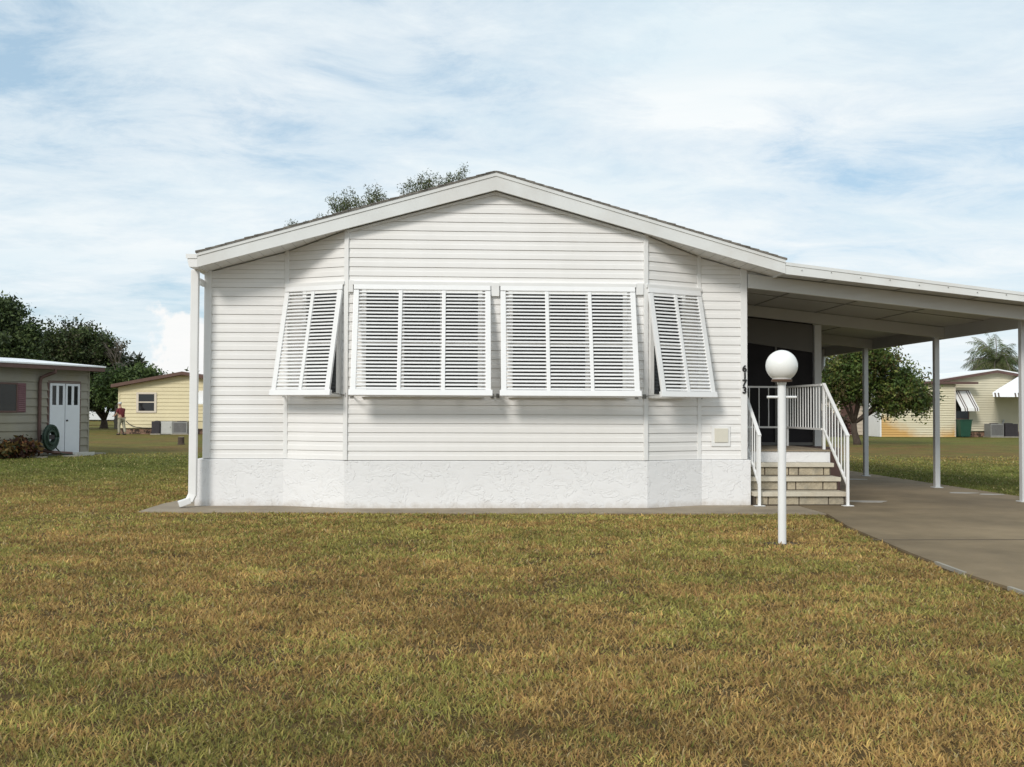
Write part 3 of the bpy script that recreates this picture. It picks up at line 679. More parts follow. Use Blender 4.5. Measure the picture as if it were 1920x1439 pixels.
# citrus-like tree beyond the carport
tree('round_tree', 'round dark leafed tree with forked trunk standing beyond the carport', (16.55, 41.7, 0),
     [(17.0, 41.8, 3.0, 1.7, 1.6, 1.35), (15.7, 41.5, 2.75, 1.3, 1.3, 1.1), (18.3, 41.6, 2.35, 1.25, 1.3, .85), (16.9, 41.2, 3.9, 1.0, 1.0, .7), (19.2, 41.8, 1.9, .7, .8, .6), (16.0, 41.8, 2.3, 1.2, 1.1, .6), (18.0, 41.5, 1.75, 1.1, 1.0, .55)],
     .15, .065, 760, 46, [(.075, .115, .028), (.11, .155, .038), (.05, .075, .024), (.17, .19, .048), (.10, .08, .032), (.08, .13, .03)], spread=.155, fork=-.2, lean=(-.15, 0))
shr = [(.075, .03, .032), (.10, .04, .04), (.05, .025, .025), (.06, .05, .03)]
tree('red_shrub', 'low reddish brown shrub before the pale house wall', (20.0, 54.0, 0), [(19.7, 54, .75, .75, .6, .7), (20.4, 54, .65, .6, .6, .6)], .06, .09, 90, 30, shr, spread=.14, fork=.1)
# trees on the far left
tree('tall_tree', 'tall dark tree rising behind the left shed at picture edge', (-28.2, 63, 0), [(-27.8, 62, 5.6, 2.2, 2, 1.6), (-26.8, 62, 6.9, 1.0, 1.1, .9), (-25.8, 62, 5.3, 1.0, 1.1, 1.2), (-28.8, 62, 4.0, 1.8, 2, 1.4), (-26.4, 62, 4.2, 1.4, 1.4, 1.2), (-29.5, 62.5, 6.6, 1.4, 1.4, 1.2)], .22, .11, 620, 70, [(.045, .07, .026), (.075, .11, .038), (.034, .05, .022), (.11, .145, .055)], spread=.24)
tree('broad_tree', 'broad spreading dark tree between shed roof and yellow house', (-24.2, 71.5, 0), [(-26.3, 71, 5.5, 2.1, 2, 1.6), (-24.6, 71, 4.9, 1.7, 1.8, 1.7), (-27.6, 71, 4.6, 1.8, 1.8, 1.7), (-24.2, 71, 3.2, 1.6, 1.6, 1.5), (-26.0, 70.5, 3.3, 2.0, 1.8, 1.6), (-23.4, 71, 2.7, 1.1, 1.3, 1.2), (-24.8, 70.5, 2.2, 1.3, 1.3, .9)], .27, .10, 900, 75, [(.042, .062, .022), (.06, .085, .028), (.032, .045, .02), (.085, .11, .036), (.075, .07, .035)], spread=.25, fork=-.6, bare=14)
tree('green_shrub', 'light green bushy shrub behind the yellow house roof', (-20.2, 63, 0), [(-20.9, 63, 2.6, 1.1, 1, 1.0), (-19.6, 63, 2.9, 1.1, 1, .9), (-18.6, 63, 2.9, .9, 1, .75)], .12, .10, 220, 60, [(.07, .11, .03), (.05, .085, .025), (.10, .14, .045), (.035, .055, .02)], spread=.24)
# twiggy leafless tree
bt = thing('bare_tree', (-22.9, 70, 0), 'leafless twiggy tree sticking up right of the broad dark tree', 'tree')
bm_ = MB(); bm_.tube([(-22.9, 70, -.1), (-22.9, 70, 2.2), (-22.8, 70, 4.0)], [.13, .1, .07], 7)
def twig(p, d, l, r, lev):
    q = p + d * l; bm_.tube([p, p.lerp(q, .5) + Vector((random.uniform(-.06, .06), 0, .04)), q], [r, r * .75, r * .5], 5)
    if lev:
        for k in range(3 if lev > 1 else 4): twig(p.lerp(q, random.uniform(.5, 1)), (d + Vector((random.gauss(0, .55), random.gauss(0, .55), random.uniform(-.1, .35)))).normalized(), l * .66, r * .55, lev - 1)
for k in range(6): twig(Vector((-22.85, 70, 3.0 + .2 * k)), Vector((random.uniform(-.7, .8), random.uniform(-.6, .6), 1)).normalized(), 1.15, .05, 3)
bm_.build('trunk', 'bark_grey', bt)
# palms
def palm(name, label, base, h, nf, fl, droop, cols, tr=.14, seg=9, leaflet=.5, wid=.03, fan=False):
    base = Vector(base); root = thing(name, base, label, 'palm tree'); t = MB(); top = base + Vector((.1, 0, h))
    t.tube([base - Vector((0, 0, .1)), base + Vector((0, 0, h * .5)), top], [tr * 1.25, tr, tr * .85], 10); t.build('trunk', 'bark_grey', root, smooth=True)
    Vs = []; Fs = []; Ts = []; kk = 0; st = MB()
    for f_ in range(nf):
        az = random.random() * 2 * math.pi; el_ = R(random.uniform(-25, 82)); dr_ = droop * random.uniform(.55, 1.6); L_ = fl * random.uniform(.8, 1.1); d0 = Vector((math.cos(az) * math.cos(el_), math.sin(az) * math.cos(el_), math.sin(el_)))
        pts = []; p = top.copy(); d = d0.copy()
        for s_ in range(seg + 1):
            pts.append(p.copy()); p = p + d * (L_ / seg); d = (d + Vector((0, 0, -dr_ / seg * (1 + s_ * .25)))).normalized()
        st.tube(pts, [.022] + [.016] * (seg - 1) + [.005], 4)
        c0 = np.array(random.choice(cols)) * random.uniform(.75, 1.25)
        for s_ in range(1, seg * 3 + 1):
            u_ = s_ / (seg * 3) * seg; i0 = min(int(u_), seg - 1); pp = pts[i0].lerp(pts[i0 + 1], u_ - i0); dd = (pts[i0 + 1] - pts[i0]).normalized(); sd = dd.cross(Vector((0, 0, 1)))
            if sd.length < .05: sd = Vector((1, 0, 0))
            sd.normalize(); ll = leaflet * math.sin(math.pi * min(.97, (s_ / (seg * 3)) * .85 + .13)) * random.uniform(.8, 1.15)
            for sg in (-1, 1):
                ld = (sd * sg + dd * .55 + Vector((0, 0, -.45 + random.uniform(-.45, .35)))).normalized(); tip = pp + ld * ll + Vector((0, 0, -ll * .3)); md = pp + ld * ll * .5; wv = dd * wid
                Vs += [tuple(pp), tuple(md + wv), tuple(tip), tuple(md - wv)]; Fs.append((kk, kk + 1, kk + 2, kk + 3)); Ts += [tuple(c0)] * 4; kk += 4
    st.build('frond_stem', 'bark_grey', root); big_mesh('crown', np.array(Vs), [np.array(Fs)], 'leaf', np.array(Ts), root, base)
PG = [(.10, .135, .05), (.13, .165, .06), (.075, .10, .04), (.17, .18, .075)]
palm('palm_tree', 'feathery palm rising behind the cream gabled house on the right', (40.4, 75, 0), 5.0, 95, 2.8, 1.2, PG, leaflet=.8, wid=.022)
palm('palm_tree', 'round headed dark palm behind the yellow house at left', (-20.6, 66, 0), 3.7, 60, 1.35, .55, [(.035, .05, .024), (.05, .07, .03), (.028, .038, .02)], tr=.17, leaflet=.42, wid=.04)
# tree behind the roof: upright sprigs show above the ridge line
rt = thing('backyard_tree', (-2.6, 45, 0), 'tall tree whose sparse upright sprigs show above the house roof', 'tree')
tr_ = MB(); tr_.tube([(-2.6, 45, -.2), (-2.7, 45, 3), (-2.9, 45, 6.2)], [.34, .27, .2], 10)
tips = []
prof = [(-7.1, 9.75), (-6.75, 9.95), (-6.4, 10.0), (-6.15, 10.15), (-5.75, 10.55), (-5.5, 10.9), (-5.25, 11.15), (-5.0, 10.95), (-4.75, 11.05), (-4.5, 11.2), (-4.2, 11.05), (-3.9, 11.15), (-3.6, 11.1), (-3.35, 10.95), (-2.2, 11.55), (-2.0, 11.55), (-1.75, 11.7), (-1.45, 11.65), (-1.2, 11.75), (-.9, 11.75), (-.6, 11.6), (-.4, 11.65), (-.15, 11.95), (.1, 12.05), (.3, 11.8)]
cl = []
for k, (x, zt) in enumerate(prof):
    zt -= .42
    hub = Vector((x * .6 - 1.1, 45 + random.uniform(-1.6, 1.6), 8.0 + random.uniform(-.3, .5))); tr_.tube([(-2.9, 45, 6.0), hub * .5 + Vector((-1.45, 22.5, 3.5)), hub], [.09, .06, .045], 5)
    for w_ in range(5):
        dy = random.uniform(-1.3, 1.3); tip = Vector((x + random.gauss(0, .11), hub.y + dy, zt + .05 - abs(random.gauss(0, .28)) if w_ else zt)); mid = hub.lerp(tip, .55) + Vector((random.uniform(-.12, .12), 0, 0))
        tr_.tube([hub, mid, tip], [.035, .02, .006], 4)
        for s_ in range(11):
            t_ = 1 - .42 * (s_ / 15) ** 1.1; cl.append(mid.lerp(tip, max(0, (t_ - .4) / .6)) + Vector((random.gauss(0, .09), random.gauss(0, .09), random.gauss(0, .05))))
tr_.build('trunk', 'bark', rt)
cl = np.array([tuple(c) for c in cl]); V, F, t = leaf_cloud(cl, .085, .055, 9, [(.065, .09, .03), (.10, .125, .045), (.05, .065, .027), (.14, .15, .06)], aspect=.28)
low = blob_clumps([(-3.6, 45, 8.2, 2.8, 2.4, 1.2), (-1.0, 45, 8.8, 2.0, 2.2, 1.4), (-3.0, 45, 6.9, 3.2, 2.6, 1.1)], 420); V2, F2, t2 = leaf_cloud(low, .25, .08, 30, DARKG)
big_mesh('crown', np.concatenate([V, V2]), [np.concatenate([F, F2 + len(V)])], 'leaf', np.concatenate([t, t2]), rt, (-2.6, 45, 0))

# far belt of scrub that closes the horizon
def belt(name, x0, x1, y, h, n):
    c = np.stack([x0 + (x1 - x0) * rng.random(n), y + rng.normal(size=n) * 2.5, rng.random(n) ** .8 * h * (.6 + .6 * fbm(np.linspace(0, 37, n), np.zeros(n), 3))], 1)
    V, F, t = leaf_cloud(c, .5, .28, 14, DARKG + [(.07, .09, .035)]); V[:, 2] = np.maximum(V[:, 2], .01); o = big_mesh(name, V, [F], 'leaf', t); return tag(o, kind='stuff')
belt('distant_scrub', -62, -8, 118, 4.6, 2600); belt('distant_scrub', -8, 85, 128, 4.0, 3400)

# ------------------------------------------------------------------ left shed house (wall recedes to the right)
shed = thing('beige_shed', (-11.1, 31.42, 0), 'dull beige sided outbuilding with white double doors and brown eave', 'shed', rz=R(64.5))
def lap_wall(mb, x0, x1, y, z0, z1, course, lap=.03, top=None):
    z = z0
    while z < z1 - .01:
        zb = min(z + course, z1)
        def tri(zv):
            if not top: return x0, x1
            xs_ = [x0 + (x1 - x0) * k / 300 for k in range(301)]; ok = [x for x in xs_ if top(x) >= zv]
            return (ok[0], ok[-1]) if ok else ((x0 + x1) / 2,) * 2
        a0, a1 = tri(z); b0, b1 = tri(zb)
        if top and a0 == a1: break
        mb.add([(a0, y, z), (a1, y, z), (a1, y - lap, z), (a0, y - lap, z), (b1, y, zb), (b0, y, zb)], [(0, 1, 2, 3), (3, 2, 4, 5)]); z = zb
w = MB(); lap_wall(w, -7.5, 0, 0, .05, 2.62, .23); w.box(-7.5, -.01, .01, 6, 0, 2.6); w.build('wall', 'taupe_siding', shed, local=True)
MB().box(-.045, .005, -.03, .02, .02, 2.6).build('corner_trim', 'taupe_siding', shed, local=True)
r_ = MB(); yy = [-.42, 3.0, 6.4]; r_.add([(-8, -.42, 2.64), (.25, -.42, 2.64), (.25, 3.0, 2.93), (-8, 3.0, 2.93), (-8, 6.4, 2.64), (.25, 6.4, 2.64), (-8, -.42, 2.60), (.25, -.42, 2.60), (.25, 6.4, 2.60), (-8, 6.4, 2.60)], [(0, 1, 2, 3), (3, 2, 5, 4), (0, 6, 7, 1), (1, 7, 8, 5, 2), (6, 9, 8, 7), (4, 9, 6, 0, 3), (4, 5, 8, 9)])
r_.build('roof', 'metal_roof', shed, local=True)
fs = MB(); fs.box(-8, .23, -.40, -.37, 2.48, 2.598); fs.box(.20, .23, -.369, 6.3, 2.48, 2.598); fs.box(-8, .19, -.368, 0, 2.585, 2.598); fs.build('fascia', 'brown_paint', shed, local=True)
fr = MB(); fr.box(-1.56, -.33, -.028, 0, 2.10, 2.17); fr.box(-1.56, -1.50, -.028, 0, .05, 2.10); fr.box(-.385, -.33, -.028, 0, .05, 2.10); fr.build('door_frame', 'brown_paint', shed, local=True)
for a, b in ((-1.495, -.955), (-.93, -.39)):
    d = MB(); d.box(a, b, -.05, -.02, .06, 1.47); d.box(a, b, -.05, -.02, 2.03, 2.095)
    cw = (b - a); 
    for x0, x1 in ((a, a + .075), (a + cw / 2 - .045, a + cw / 2 + .045), (b - .075, b)): d.box(x0, x1, -.05, -.02, 1.47, 2.03)
    do = d.build('door', 'door_white', shed, local=True)
    for x0, x1 in ((a + .075, a + cw / 2 - .045), (a + cw / 2 + .045, b - .075)): MB().box(x0, x1, -.038, -.022, 1.47, 2.03).build('pane', 'glass_dark', do, local=True)
    if a > -1: MB().tube([(a + .05, -.05, 1.02), (a + .05, -.09, 1.02)], .025, 8).build('handle', 'dark_metal', do, local=True)
wn = MB(); wn.box(-4.1, -2.62, -.048, 0, 2.03, 2.08); wn.box(-4.1, -2.62, -.048, 0, 1.25, 1.30); wn.box(-2.66, -2.62, -.048, 0, 1.30, 2.03); wn.box(-4.1, -4.06, -.048, 0, 1.30, 2.03); wo_ = wn.build('window', 'brown_paint', shed, local=True)
MB().box(-4.06, -2.66, -.040, -.033, 1.30, 2.03).build('pane', 'glass_dark', wo_, local=True)
for x0 in (-2.615, -4.38):
    m_ = MB(); m_.box(x0, x0 + .28, -.045, -.018, 1.26, 2.07)
    for k in range(14): m_.obox((x0 + .14, -.047, 1.31 + k * .054), ((1, 0, 0), (0, .9, -.43), (0, .43, .9)), (.11, .004, .022))
    m_.build('window_shutter', 'maroon', shed, local=True)
MB().tube([(-1.62, -.37, 2.50), (-1.62, -.36, 2.40), (-1.72, -.2, 2.33), (-1.86, -.09, 2.24), (-1.88, -.07, 2.1), (-1.88, -.07, .35), (-1.83, -.14, .18), (-1.62, -.35, .12), (-1.1, -.5, .07)], .05, 8).build('downspout', 'brown_paint', shed, local=True)
def sh_pt(x, y, z=0):
    c, s_ = math.cos(R(64.5)), math.sin(R(64.5)); return (-11.1 + x * c - y * s_, 31.42 + x * s_ + y * c, z)
hr = thing('hose_reel', sh_pt(-1.74, -.25), 'dark green garden hose coiled on a wall reel beside shed doors', 'hose reel', rz=R(64.5))
hm = MB()
for k in range(16):
    r0 = .13 + .022 * (k % 7); yo = -.02 - .02 * (k // 2); hm.tube([(r0 * 1.0 * math.cos(t), yo, .55 + r0 * 1.35 * math.sin(t)) for t in np.linspace(0, 2 * math.pi, 21)], .018, 6)
hm.tube([(.2, -.1, .25), (.3, -.2, .08), (.55, -.3, .03), (.8, -.2, .03)], .018, 6)
hm.build('hose', 'hose_green', hr, local=True, smooth=True)
MB().box(-.1, .1, -.15, .16, .5, .62).build('reel', 'dark_metal', hr, local=True)
sb = thing('splash_block', sh_pt(-.75, -.55), 'grey concrete splash block below the white shed doors', 'splash block', rz=R(64.5))
b_ = MB(); b_.box(-.32, .32, -.14, .14, .0, .05); b_.box(-.32, .32, .10, .14, .05, .10); b_.box(-.32, .32, -.14, -.10, .05, .10); b_.build('trough', 'grey_light', sb, local=True)
for k, (x, y) in enumerate(((-2.35, -.55), (-1.35, -.75), (.25, -.1))):
    o = MB().vprism([(.24 * math.cos(t) * (1 + .15 * math.sin(2 * t + k)), .15 * math.sin(t)) for t in [2 * math.pi * q / 12 for q in range(12)]], 0, .035).build('stepping_stone', 'slab_edge'); o.location = sh_pt(x, y)
    tag(o, ['pale flat stone in the grass beside the orange leafed shrub', 'pale flat stone in the grass before the hose reel', 'pale flat stone in the grass at the shed corner'][k], 'stone', 'flat stones along the shed')
tree('croton_shrub', 'low orange and red leafed shrub against the beige shed wall', sh_pt(-2.75, -.4), [(*sh_pt(-2.5, -.3, .24), .3, .3, .22), (*sh_pt(-2.95, -.35, .22), .32, .32, .2), (*sh_pt(-3.4, -.35, .24), .34, .34, .24), (*sh_pt(-2.65, -.35, .36), .16, .16, .16)], .03, .075, 90, 16, [(.12, .05, .03), (.20, .085, .03), (.06, .03, .025), (.05, .06, .025), (.18, .12, .04)], spread=.085, fork=.05)

# ------------------------------------------------------------------ yellow house
yh = thing('yellow_house', (-14.6, 56, 0), 'pale yellow sided gabled house with brown rake and one small window', 'house')
def yt(x): return 3.2 - .19 * abs(x + 14.77)
w = MB(); lap_wall(w, -18.2, -16.2, 56, .33, .72, .20); lap_wall(w, -18.2, -11.4, 56, .72, 3.2, .20, top=yt); w.box(-18.19, -11.41, 56.02, 70, .3, 2.5); w.build('wall', 'yellow_siding', yh)
MB().box(-18.22, -18.14, 55.96, 56.03, .33, 2.52).build('corner_trim', 'yellow_siding', yh); MB().box(-16.24, -16.16, 55.965, 56.03, 0, .72).build('corner_trim', 'yellow_siding', yh)
MB().box(-18.1, -11.5, 56.06, 56.2, 0, .33).build('foundation', 'brick', yh)
r_ = MB(); r_.prism([(-18.5, yt(-18.5) + .17), (-14.77, 3.37), (-11.05, yt(-11.05) + .17), (-11.05, yt(-11.05)), (-14.77, 3.2), (-18.5, yt(-18.5))], 55.6, 70.3); r_.build('roof', 'roof_dark', yh)
fr = MB()
for x in (-17.2, -16.25): fr.box(x - .06, x + .06, 55.94, 56, 1.16, 2.24)
for z in (1.2, 1.72, 2.2): fr.box(-17.14, -16.31, 55.942, 56, z - (.05 if z != 1.72 else .03), z + (.05 if z != 1.72 else .03))
wo_ = fr.build('window', 'pale_wall', yh); MB().box(-17.13, -16.32, 55.96, 55.975, 1.25, 2.15).build('pane', 'glass_dark', yh).parent = wo_
aw = MB(); aw.add([(-13.95, 55.97, 2.35), (-13.0, 55.97, 2.35), (-13.0, 55.2, 1.65), (-13.95, 55.2, 1.65), (-13.95, 55.97, 2.31), (-13.0, 55.97, 2.31), (-13.0, 55.2, 1.61), (-13.95, 55.2, 1.61)], [(0, 1, 2, 3), (4, 7, 6, 5), (0, 3, 7, 4), (1, 5, 6, 2), (3, 2, 6, 7)]); aw.build('awning', 'trim', yh)
def ac_unit(loc, w, d, h, label, light):
    o = thing('air_conditioner', loc, label, 'air conditioner'); x, y, z = loc
    MB().box(x - w / 2, x + w / 2, y - d / 2, y + d / 2, .06, h).build('cabinet', light, o, bevel=.015)
    g = MB()
    for k in range(int(w / .06) - 1): g.box(x - w / 2 + .05 + k * .06, x - w / 2 + .075 + k * .06, y - d / 2 - .008, y - d / 2 - .001, .12, h - .06)
    g.build('grille', 'dark_metal', o); MB().box(x - w / 2 - .05, x + w / 2 + .05, y - d / 2 - .05, y + d / 2 + .05, 0, .058).build('pad', 'slab_edge', o)
    MB().lathe((x, y, h), [(w * .32, 0), (w * .32, .03), (w * .05, .04)], 16).build('fan_guard', 'dark_metal', o)
ac_unit((-15.95, 55.3, 0), .42, .6, .70, 'narrow dark air conditioning unit under the yellow wall, leftmost of three', 'dark_metal')
p = thing('electric_cabinet', (-15.4, 55.3, 0), 'pale grey metal cabinet between two dark cooling units at yellow house', 'cabinet')
MB().box(-15.71, -15.10, 55.1, 55.6, .02, .70).build('cabinet', 'grey_light', p, bevel=.012); MB().box(-15.66, -15.15, 55.085, 55.098, .08, .64).build('door_panel', 'grey_light', p, bevel=.005); MB().tube([(-15.2, 55.08, .4), (-15.2, 55.05, .4)], .02, 6).build('knob', 'dark_metal', p)
ac_unit((-14.7, 55.4, 0), .75, .6, .68, 'dark grey cooling unit nearest the white downspout of the home', 'grey_metal')
hp = thing('garden_hose', (-17.0, 55.7, 0), 'thin dark hose drooping along the base of the yellow house', 'hose')
MB().tube([(-17.75, 55.8, .7), (-17.5, 55.75, .5), (-17.2, 55.72, .38), (-16.8, 55.7, .34), (-16.3, 55.7, .33)], .022, 6).build('tubing', 'dark_metal', hp)
st_ = thing('tree_stump', (-10.6, 39.9, 0), 'short brown cut tree stump standing alone in the lawn', 'stump')
sm_ = MB(); sm_.lathe((-10.6, 39.9, -.02), [(.15, 0), (.125, .08), (.12, .2), (.122, .31)], 12); sm_.build('bark', 'bark', st_)
MB().lathe((-10.6, 39.9, .285), [(.11, 0), (.105, .012)], 12).build('cut_top', 'stone', st_)

# ------------------------------------------------------------------ man by the yellow house
def skin_mesh(name, pts, edges, m, parent, root_i=0, sub=2, extra=None):
    me = bpy.data.meshes.new(name); me.from_pydata([p[:3] for p in pts], edges, []); o = bpy.data.objects.new(name, me); col.objects.link(o)
    o.modifiers.new('Skin', 'SKIN'); o.modifiers.new('Sub', 'SUBSURF').levels = sub
    for k, p in enumerate(pts):
        sv = me.skin_vertices[0].data[k]; sv.radius = (p[3], p[4] if len(p) > 4 else p[3]); sv.use_root = (k == root_i)
    dg = bpy.context.evaluated_depsgraph_get(); dg.update(); nm = bpy.data.meshes.new_from_object(o.evaluated_get(dg)); bpy.data.objects.remove(o)
    if extra:
        bm = bmesh.new(); bm.from_mesh(nm); tmp = bpy.data.meshes.new('t'); tmp.from_pydata(extra.v, [], extra.f); bm.from_mesh(tmp); bmesh.ops.recalc_face_normals(bm, faces=bm.faces[:]); bm.to_mesh(nm); bm.free()
    for p_ in nm.polygons: p_.use_smooth = True
    nm.materials.clear(); nm.materials.append(M[m]); no = bpy.data.objects.new(name, nm); col.objects.link(no); no.parent = parent; return no
# local frame: faces +x; rotated afterwards to face left and a little away
man = thing('person', (-17.42, 54.1, 0), 'person in a dark red shirt, khaki trousers and pale cap by the yellow house', 'person', rz=R(152))
J = [(0, 0, .90, .13, .11), (.0, 0, 1.08, .13, .15), (.05, 0, 1.28, .13, .18), (.09, 0, 1.40, .06, .06), (.125, 0, 1.50, .055, .055), (.14, 0, 1.57, .09, .078), (.14, 0, 1.64, .07, .065),
     (.07, .17, 1.32, .06), (.13, .23, 1.08, .042), (.32, .20, .98, .03), (.40, .18, .985, .032), (.07, -.17, 1.32, .06), (.10, -.23, 1.07, .042), (.30, -.20, 1.02, .03), (.38, -.18, 1.03, .032),
     (.0, .09, .84, .09), (.08, .10, .48, .06), (.06, .10, .10, .042), (.16, .11, .04, .035), (.0, -.09, .84, .09), (-.05, -.10, .48, .06), (-.17, -.10, .12, .042), (-.08, -.11, .04, .035)]
E_ = [(0, 1), (1, 2), (2, 3), (3, 4), (4, 5), (5, 6), (2, 7), (7, 8), (8, 9), (9, 10), (2, 11), (11, 12), (12, 13), (13, 14), (0, 15), (15, 16), (16, 17), (17, 18), (0, 19), (19, 20), (20, 21), (21, 22)]
fg = MB()
for s_, y0 in ((1, .18), (-1, -.18)):
    z0 = .985 if s_ > 0 else 1.03; x0 = .40 if s_ > 0 else .38
    for k in range(4):
        yy_ = y0 + (k - 1.5) * .019; l_ = (.065, .078, .072, .055)[k]; fg.tube([(x0 - .01, yy_, z0), (x0 + l_ * .5, yy_, z0 - .008), (x0 + l_ * .85, yy_, z0 - .035)], [.009, .0085, .007], 6)
    fg.tube([(x0 - .03, y0 - s_ * .025, z0 + .01), (x0 + .01, y0 - s_ * .05, z0 + .02), (x0 + .04, y0 - s_ * .052, z0 + .008)], [.011, .01, .008], 6)
fg.tube([(.22, 0, 1.585), (.245, 0, 1.56), (.225, 0, 1.55)], [.012, .014, .008], 6)      # nose
for s_ in (-1, 1): fg.ell((.14, s_ * .078, 1.575), (.02, .012, .03), 8, 6)                # ears
skin_mesh('body', J, E_, 'skin', man, extra=fg)
skin_mesh('shirt', [(-.0, 0, .86, .145, .13), (.0, 0, 1.08, .15, .17), (.05, 0, 1.28, .15, .20), (.08, 0, 1.39, .07, .075), (.07, .175, 1.32, .078), (.115, .22, 1.15, .068), (.07, -.175, 1.32, .078), (.09, -.22, 1.14, .068)], [(0, 1), (1, 2), (2, 3), (2, 4), (4, 5), (2, 6), (6, 7)], 'red_cloth', man)
skin_mesh('trousers', [(0, 0, .90, .135, .125), (.0, .09, .82, .108), (.08, .10, .48, .08), (.06, .10, .09, .062), (.0, -.09, .82, .108), (-.05, -.10, .48, .08), (-.17, -.10, .11, .062)], [(0, 1), (1, 2), (2, 3), (0, 4), (4, 5), (5, 6)], 'khaki_cloth', man)
for s_, x0, z0 in ((1, .06, 0), (-1, -.16, .0)):
    MB().ell((x0 + .06, s_ * .10, .045 + z0), (.14, .05, .05), 12, 8).build('shoe', 'shoe_dark', man, local=True, smooth=True)
cp = MB(); cp.ell((.13, 0, 1.645), (.105, .09, .075), 14, 8); cp.ell((.23, 0, 1.635), (.07, .07, .012), 12, 5); cp.build('cap', 'hair_grey', man, local=True, smooth=True)

# ------------------------------------------------------------------ white pickup far left
tk = thing('pickup_truck', (-28.6, 84, 0), 'white pickup truck parked beyond the trees beside the yellow house', 'truck')
x0 = -31.3
b_ = MB(); b_.prism([(x0, .45), (x0 + 5.3, .45), (x0 + 5.3, 1.0), (x0 + 3.55, 1.08), (x0 + 3.5, 1.08), (x0 + 3.0, 1.70), (x0 + 1.95, 1.74), (x0 + 1.85, 1.12), (x0, 1.12)], 83.1, 84.9); b_.build('body', 'truck_white', tk, bevel=.05)
MB().box(x0 + 2.05, x0 + 2.9, 83.085, 83.098, 1.16, 1.6).build('window', 'glass_dark', tk); MB().box(x0 + .1, x0 + 1.75, 83.2, 84.8, 1.10, 1.128).build('truck_bed', 'dark_metal', tk)
for x in (x0 + .95, x0 + 4.3):
    for y in (83.15, 84.85):
        wh = MB().tube([(x, y - .11, .37), (x, y + .11, .37)], .37, 20).build('wheel', 'tyre', tk); MB().tube([(x, y - .125, .37), (x, y + .125, .37)], .2, 14).build('rim', 'chrome', wh)
MB().box(x0 + 5.27, x0 + 5.34, 83.2, 84.8, .42, .58).build('bumper', 'chrome', tk)
for y in (83.25, 84.6): MB().box(x0 + 5.28, x0 + 5.32, y, y + .2, .72, .9).build('headlight', 'chrome', tk)
for y in (83.11, 84.75): MB().box(x0 - .02, x0 + .03, y, y + .14, .75, 1.05).build('tail_light', 'tail_red', tk)

# ------------------------------------------------------------------ right neighbours
rh = thing('cream_house', (29, 54.3, 0), 'cream clapboard gabled house with white metal roof and striped window awning', 'house')
def rt_(x): return 3.60 - .165 * abs(x - 29.24)
w = MB(); lap_wall(w, 25.4, 33.1, 54.5, .34, 3.6, .13, lap=.05, top=rt_); w.box(25.41, 33.09, 54.52, 69.6, .3, 2.9); w.build('wall', 'cream_siding', rh)
MB().box(25.5, 33.0, 54.56, 54.8, 0, .34).build('foundation', 'brick', rh)
r_ = MB(); r_.prism([(24.85, rt_(24.85) + .05), (29.24, 3.65), (33.6, rt_(33.6) + .05), (33.6, rt_(33.6) + .10), (29.24, 3.71), (24.85, rt_(24.85) + .10)], 54.1, 70); r_.build('roof', 'metal_roof', rh)
MB().prism([(24.85, rt_(24.85) + .049), (29.24, 3.649), (33.6, rt_(33.6) + .049), (33.6, rt_(33.6) - .09), (29.24, 3.51), (24.85, rt_(24.85) - .09)], 54.12, 54.2).build('fascia', 'brown_paint', rh)
w = MB(); lap_wall(w, 0, 4.06, 0, .02, 2.86, .13, lap=.05); w.box(0, 4.06, .01, 2.0, 0, 2.86)
utility = w.build('utility_room', 'stained_siding', rh, local=True); utility.location = (22.68 - 29, 53.9 - 54.3, 0)
MB().box(22.6, 22.68, 53.86, 55.9, .02, 2.86).build('corner_trim', 'trim', rh)
MB().prism([(22.3, 2.87), (27.9, 2.87), (27.9, 2.98), (22.3, 3.0)], 53.6, 54.1).build('utility_fascia', 'brown_paint', rh)
MB().prism([(22.25, 3.005), (25.2, 3.005), (25.2, 3.10), (22.25, 3.08)], 53.6, 60).build('utility_roof', 'metal_roof', rh)
MB().box(26.70, 26.78, 53.87, 54.48, .02, 2.86).build('corner_trim', 'pale_wall', rh)
wn = MB(); wn.box(26.9, 27.8, 54.44, 54.49, 2.48, 2.54); wn.box(26.9, 27.8, 54.44, 54.49, .95, 1.01); wn.box(26.9, 26.95, 54.44, 54.49, 1.01, 2.48); wn.box(27.75, 27.8, 54.44, 54.49, 1.01, 2.48); wo_ = wn.build('window', 'brown_paint', rh)
MB().box(26.95, 27.75, 54.45, 54.46, 1.01, 2.48).build('pane', 'glass_dark', rh).parent = wo_
def awn_strips(x0, x1, ytop, zt, out, drop, n, dark, parent, name='awning'):
    root = MB(); dk = MB(); wd = (x1 - x0) / n
    for k in range(n):
        mbx = dk if k in dark else root; a, b = x0 + k * wd + .002, x0 + (k + 1) * wd - .002; th = .03 if k not in dark else .022
        pts = [(0, 0), (out * .85, -drop * .82), (out, -drop * .95), (out + .02, -drop - .08)]
        for (o0, d0), (o1, d1) in zip(pts, pts[1:]):
            mbx.add([(a, ytop - o0, zt + d0), (b, ytop - o0, zt + d0), (b, ytop - o1, zt + d1), (a, ytop - o1, zt + d1), (a, ytop - o0, zt + d0 - th), (b, ytop - o0, zt + d0 - th), (b, ytop - o1, zt + d1 - th), (a, ytop - o1, zt + d1 - th)], [(0, 1, 2, 3), (7, 6, 5, 4), (0, 3, 7, 4), (1, 5, 6, 2), (0, 4, 5, 1), (3, 2, 6, 7)])
    o = root.build(name, 'trim', parent); dk.build('stripe', 'awning_stripe', o); return o
awn_strips(26.88, 27.86, 54.48, 2.54, 1.0, 1.02, 16, (3, 5, 12, 14), rh)
pa_ = thing('patio_awning', (31, 52.5, 0), 'large white metal patio awning with dark striped lip at right edge', 'awning')
pw = MB(); pk = MB()
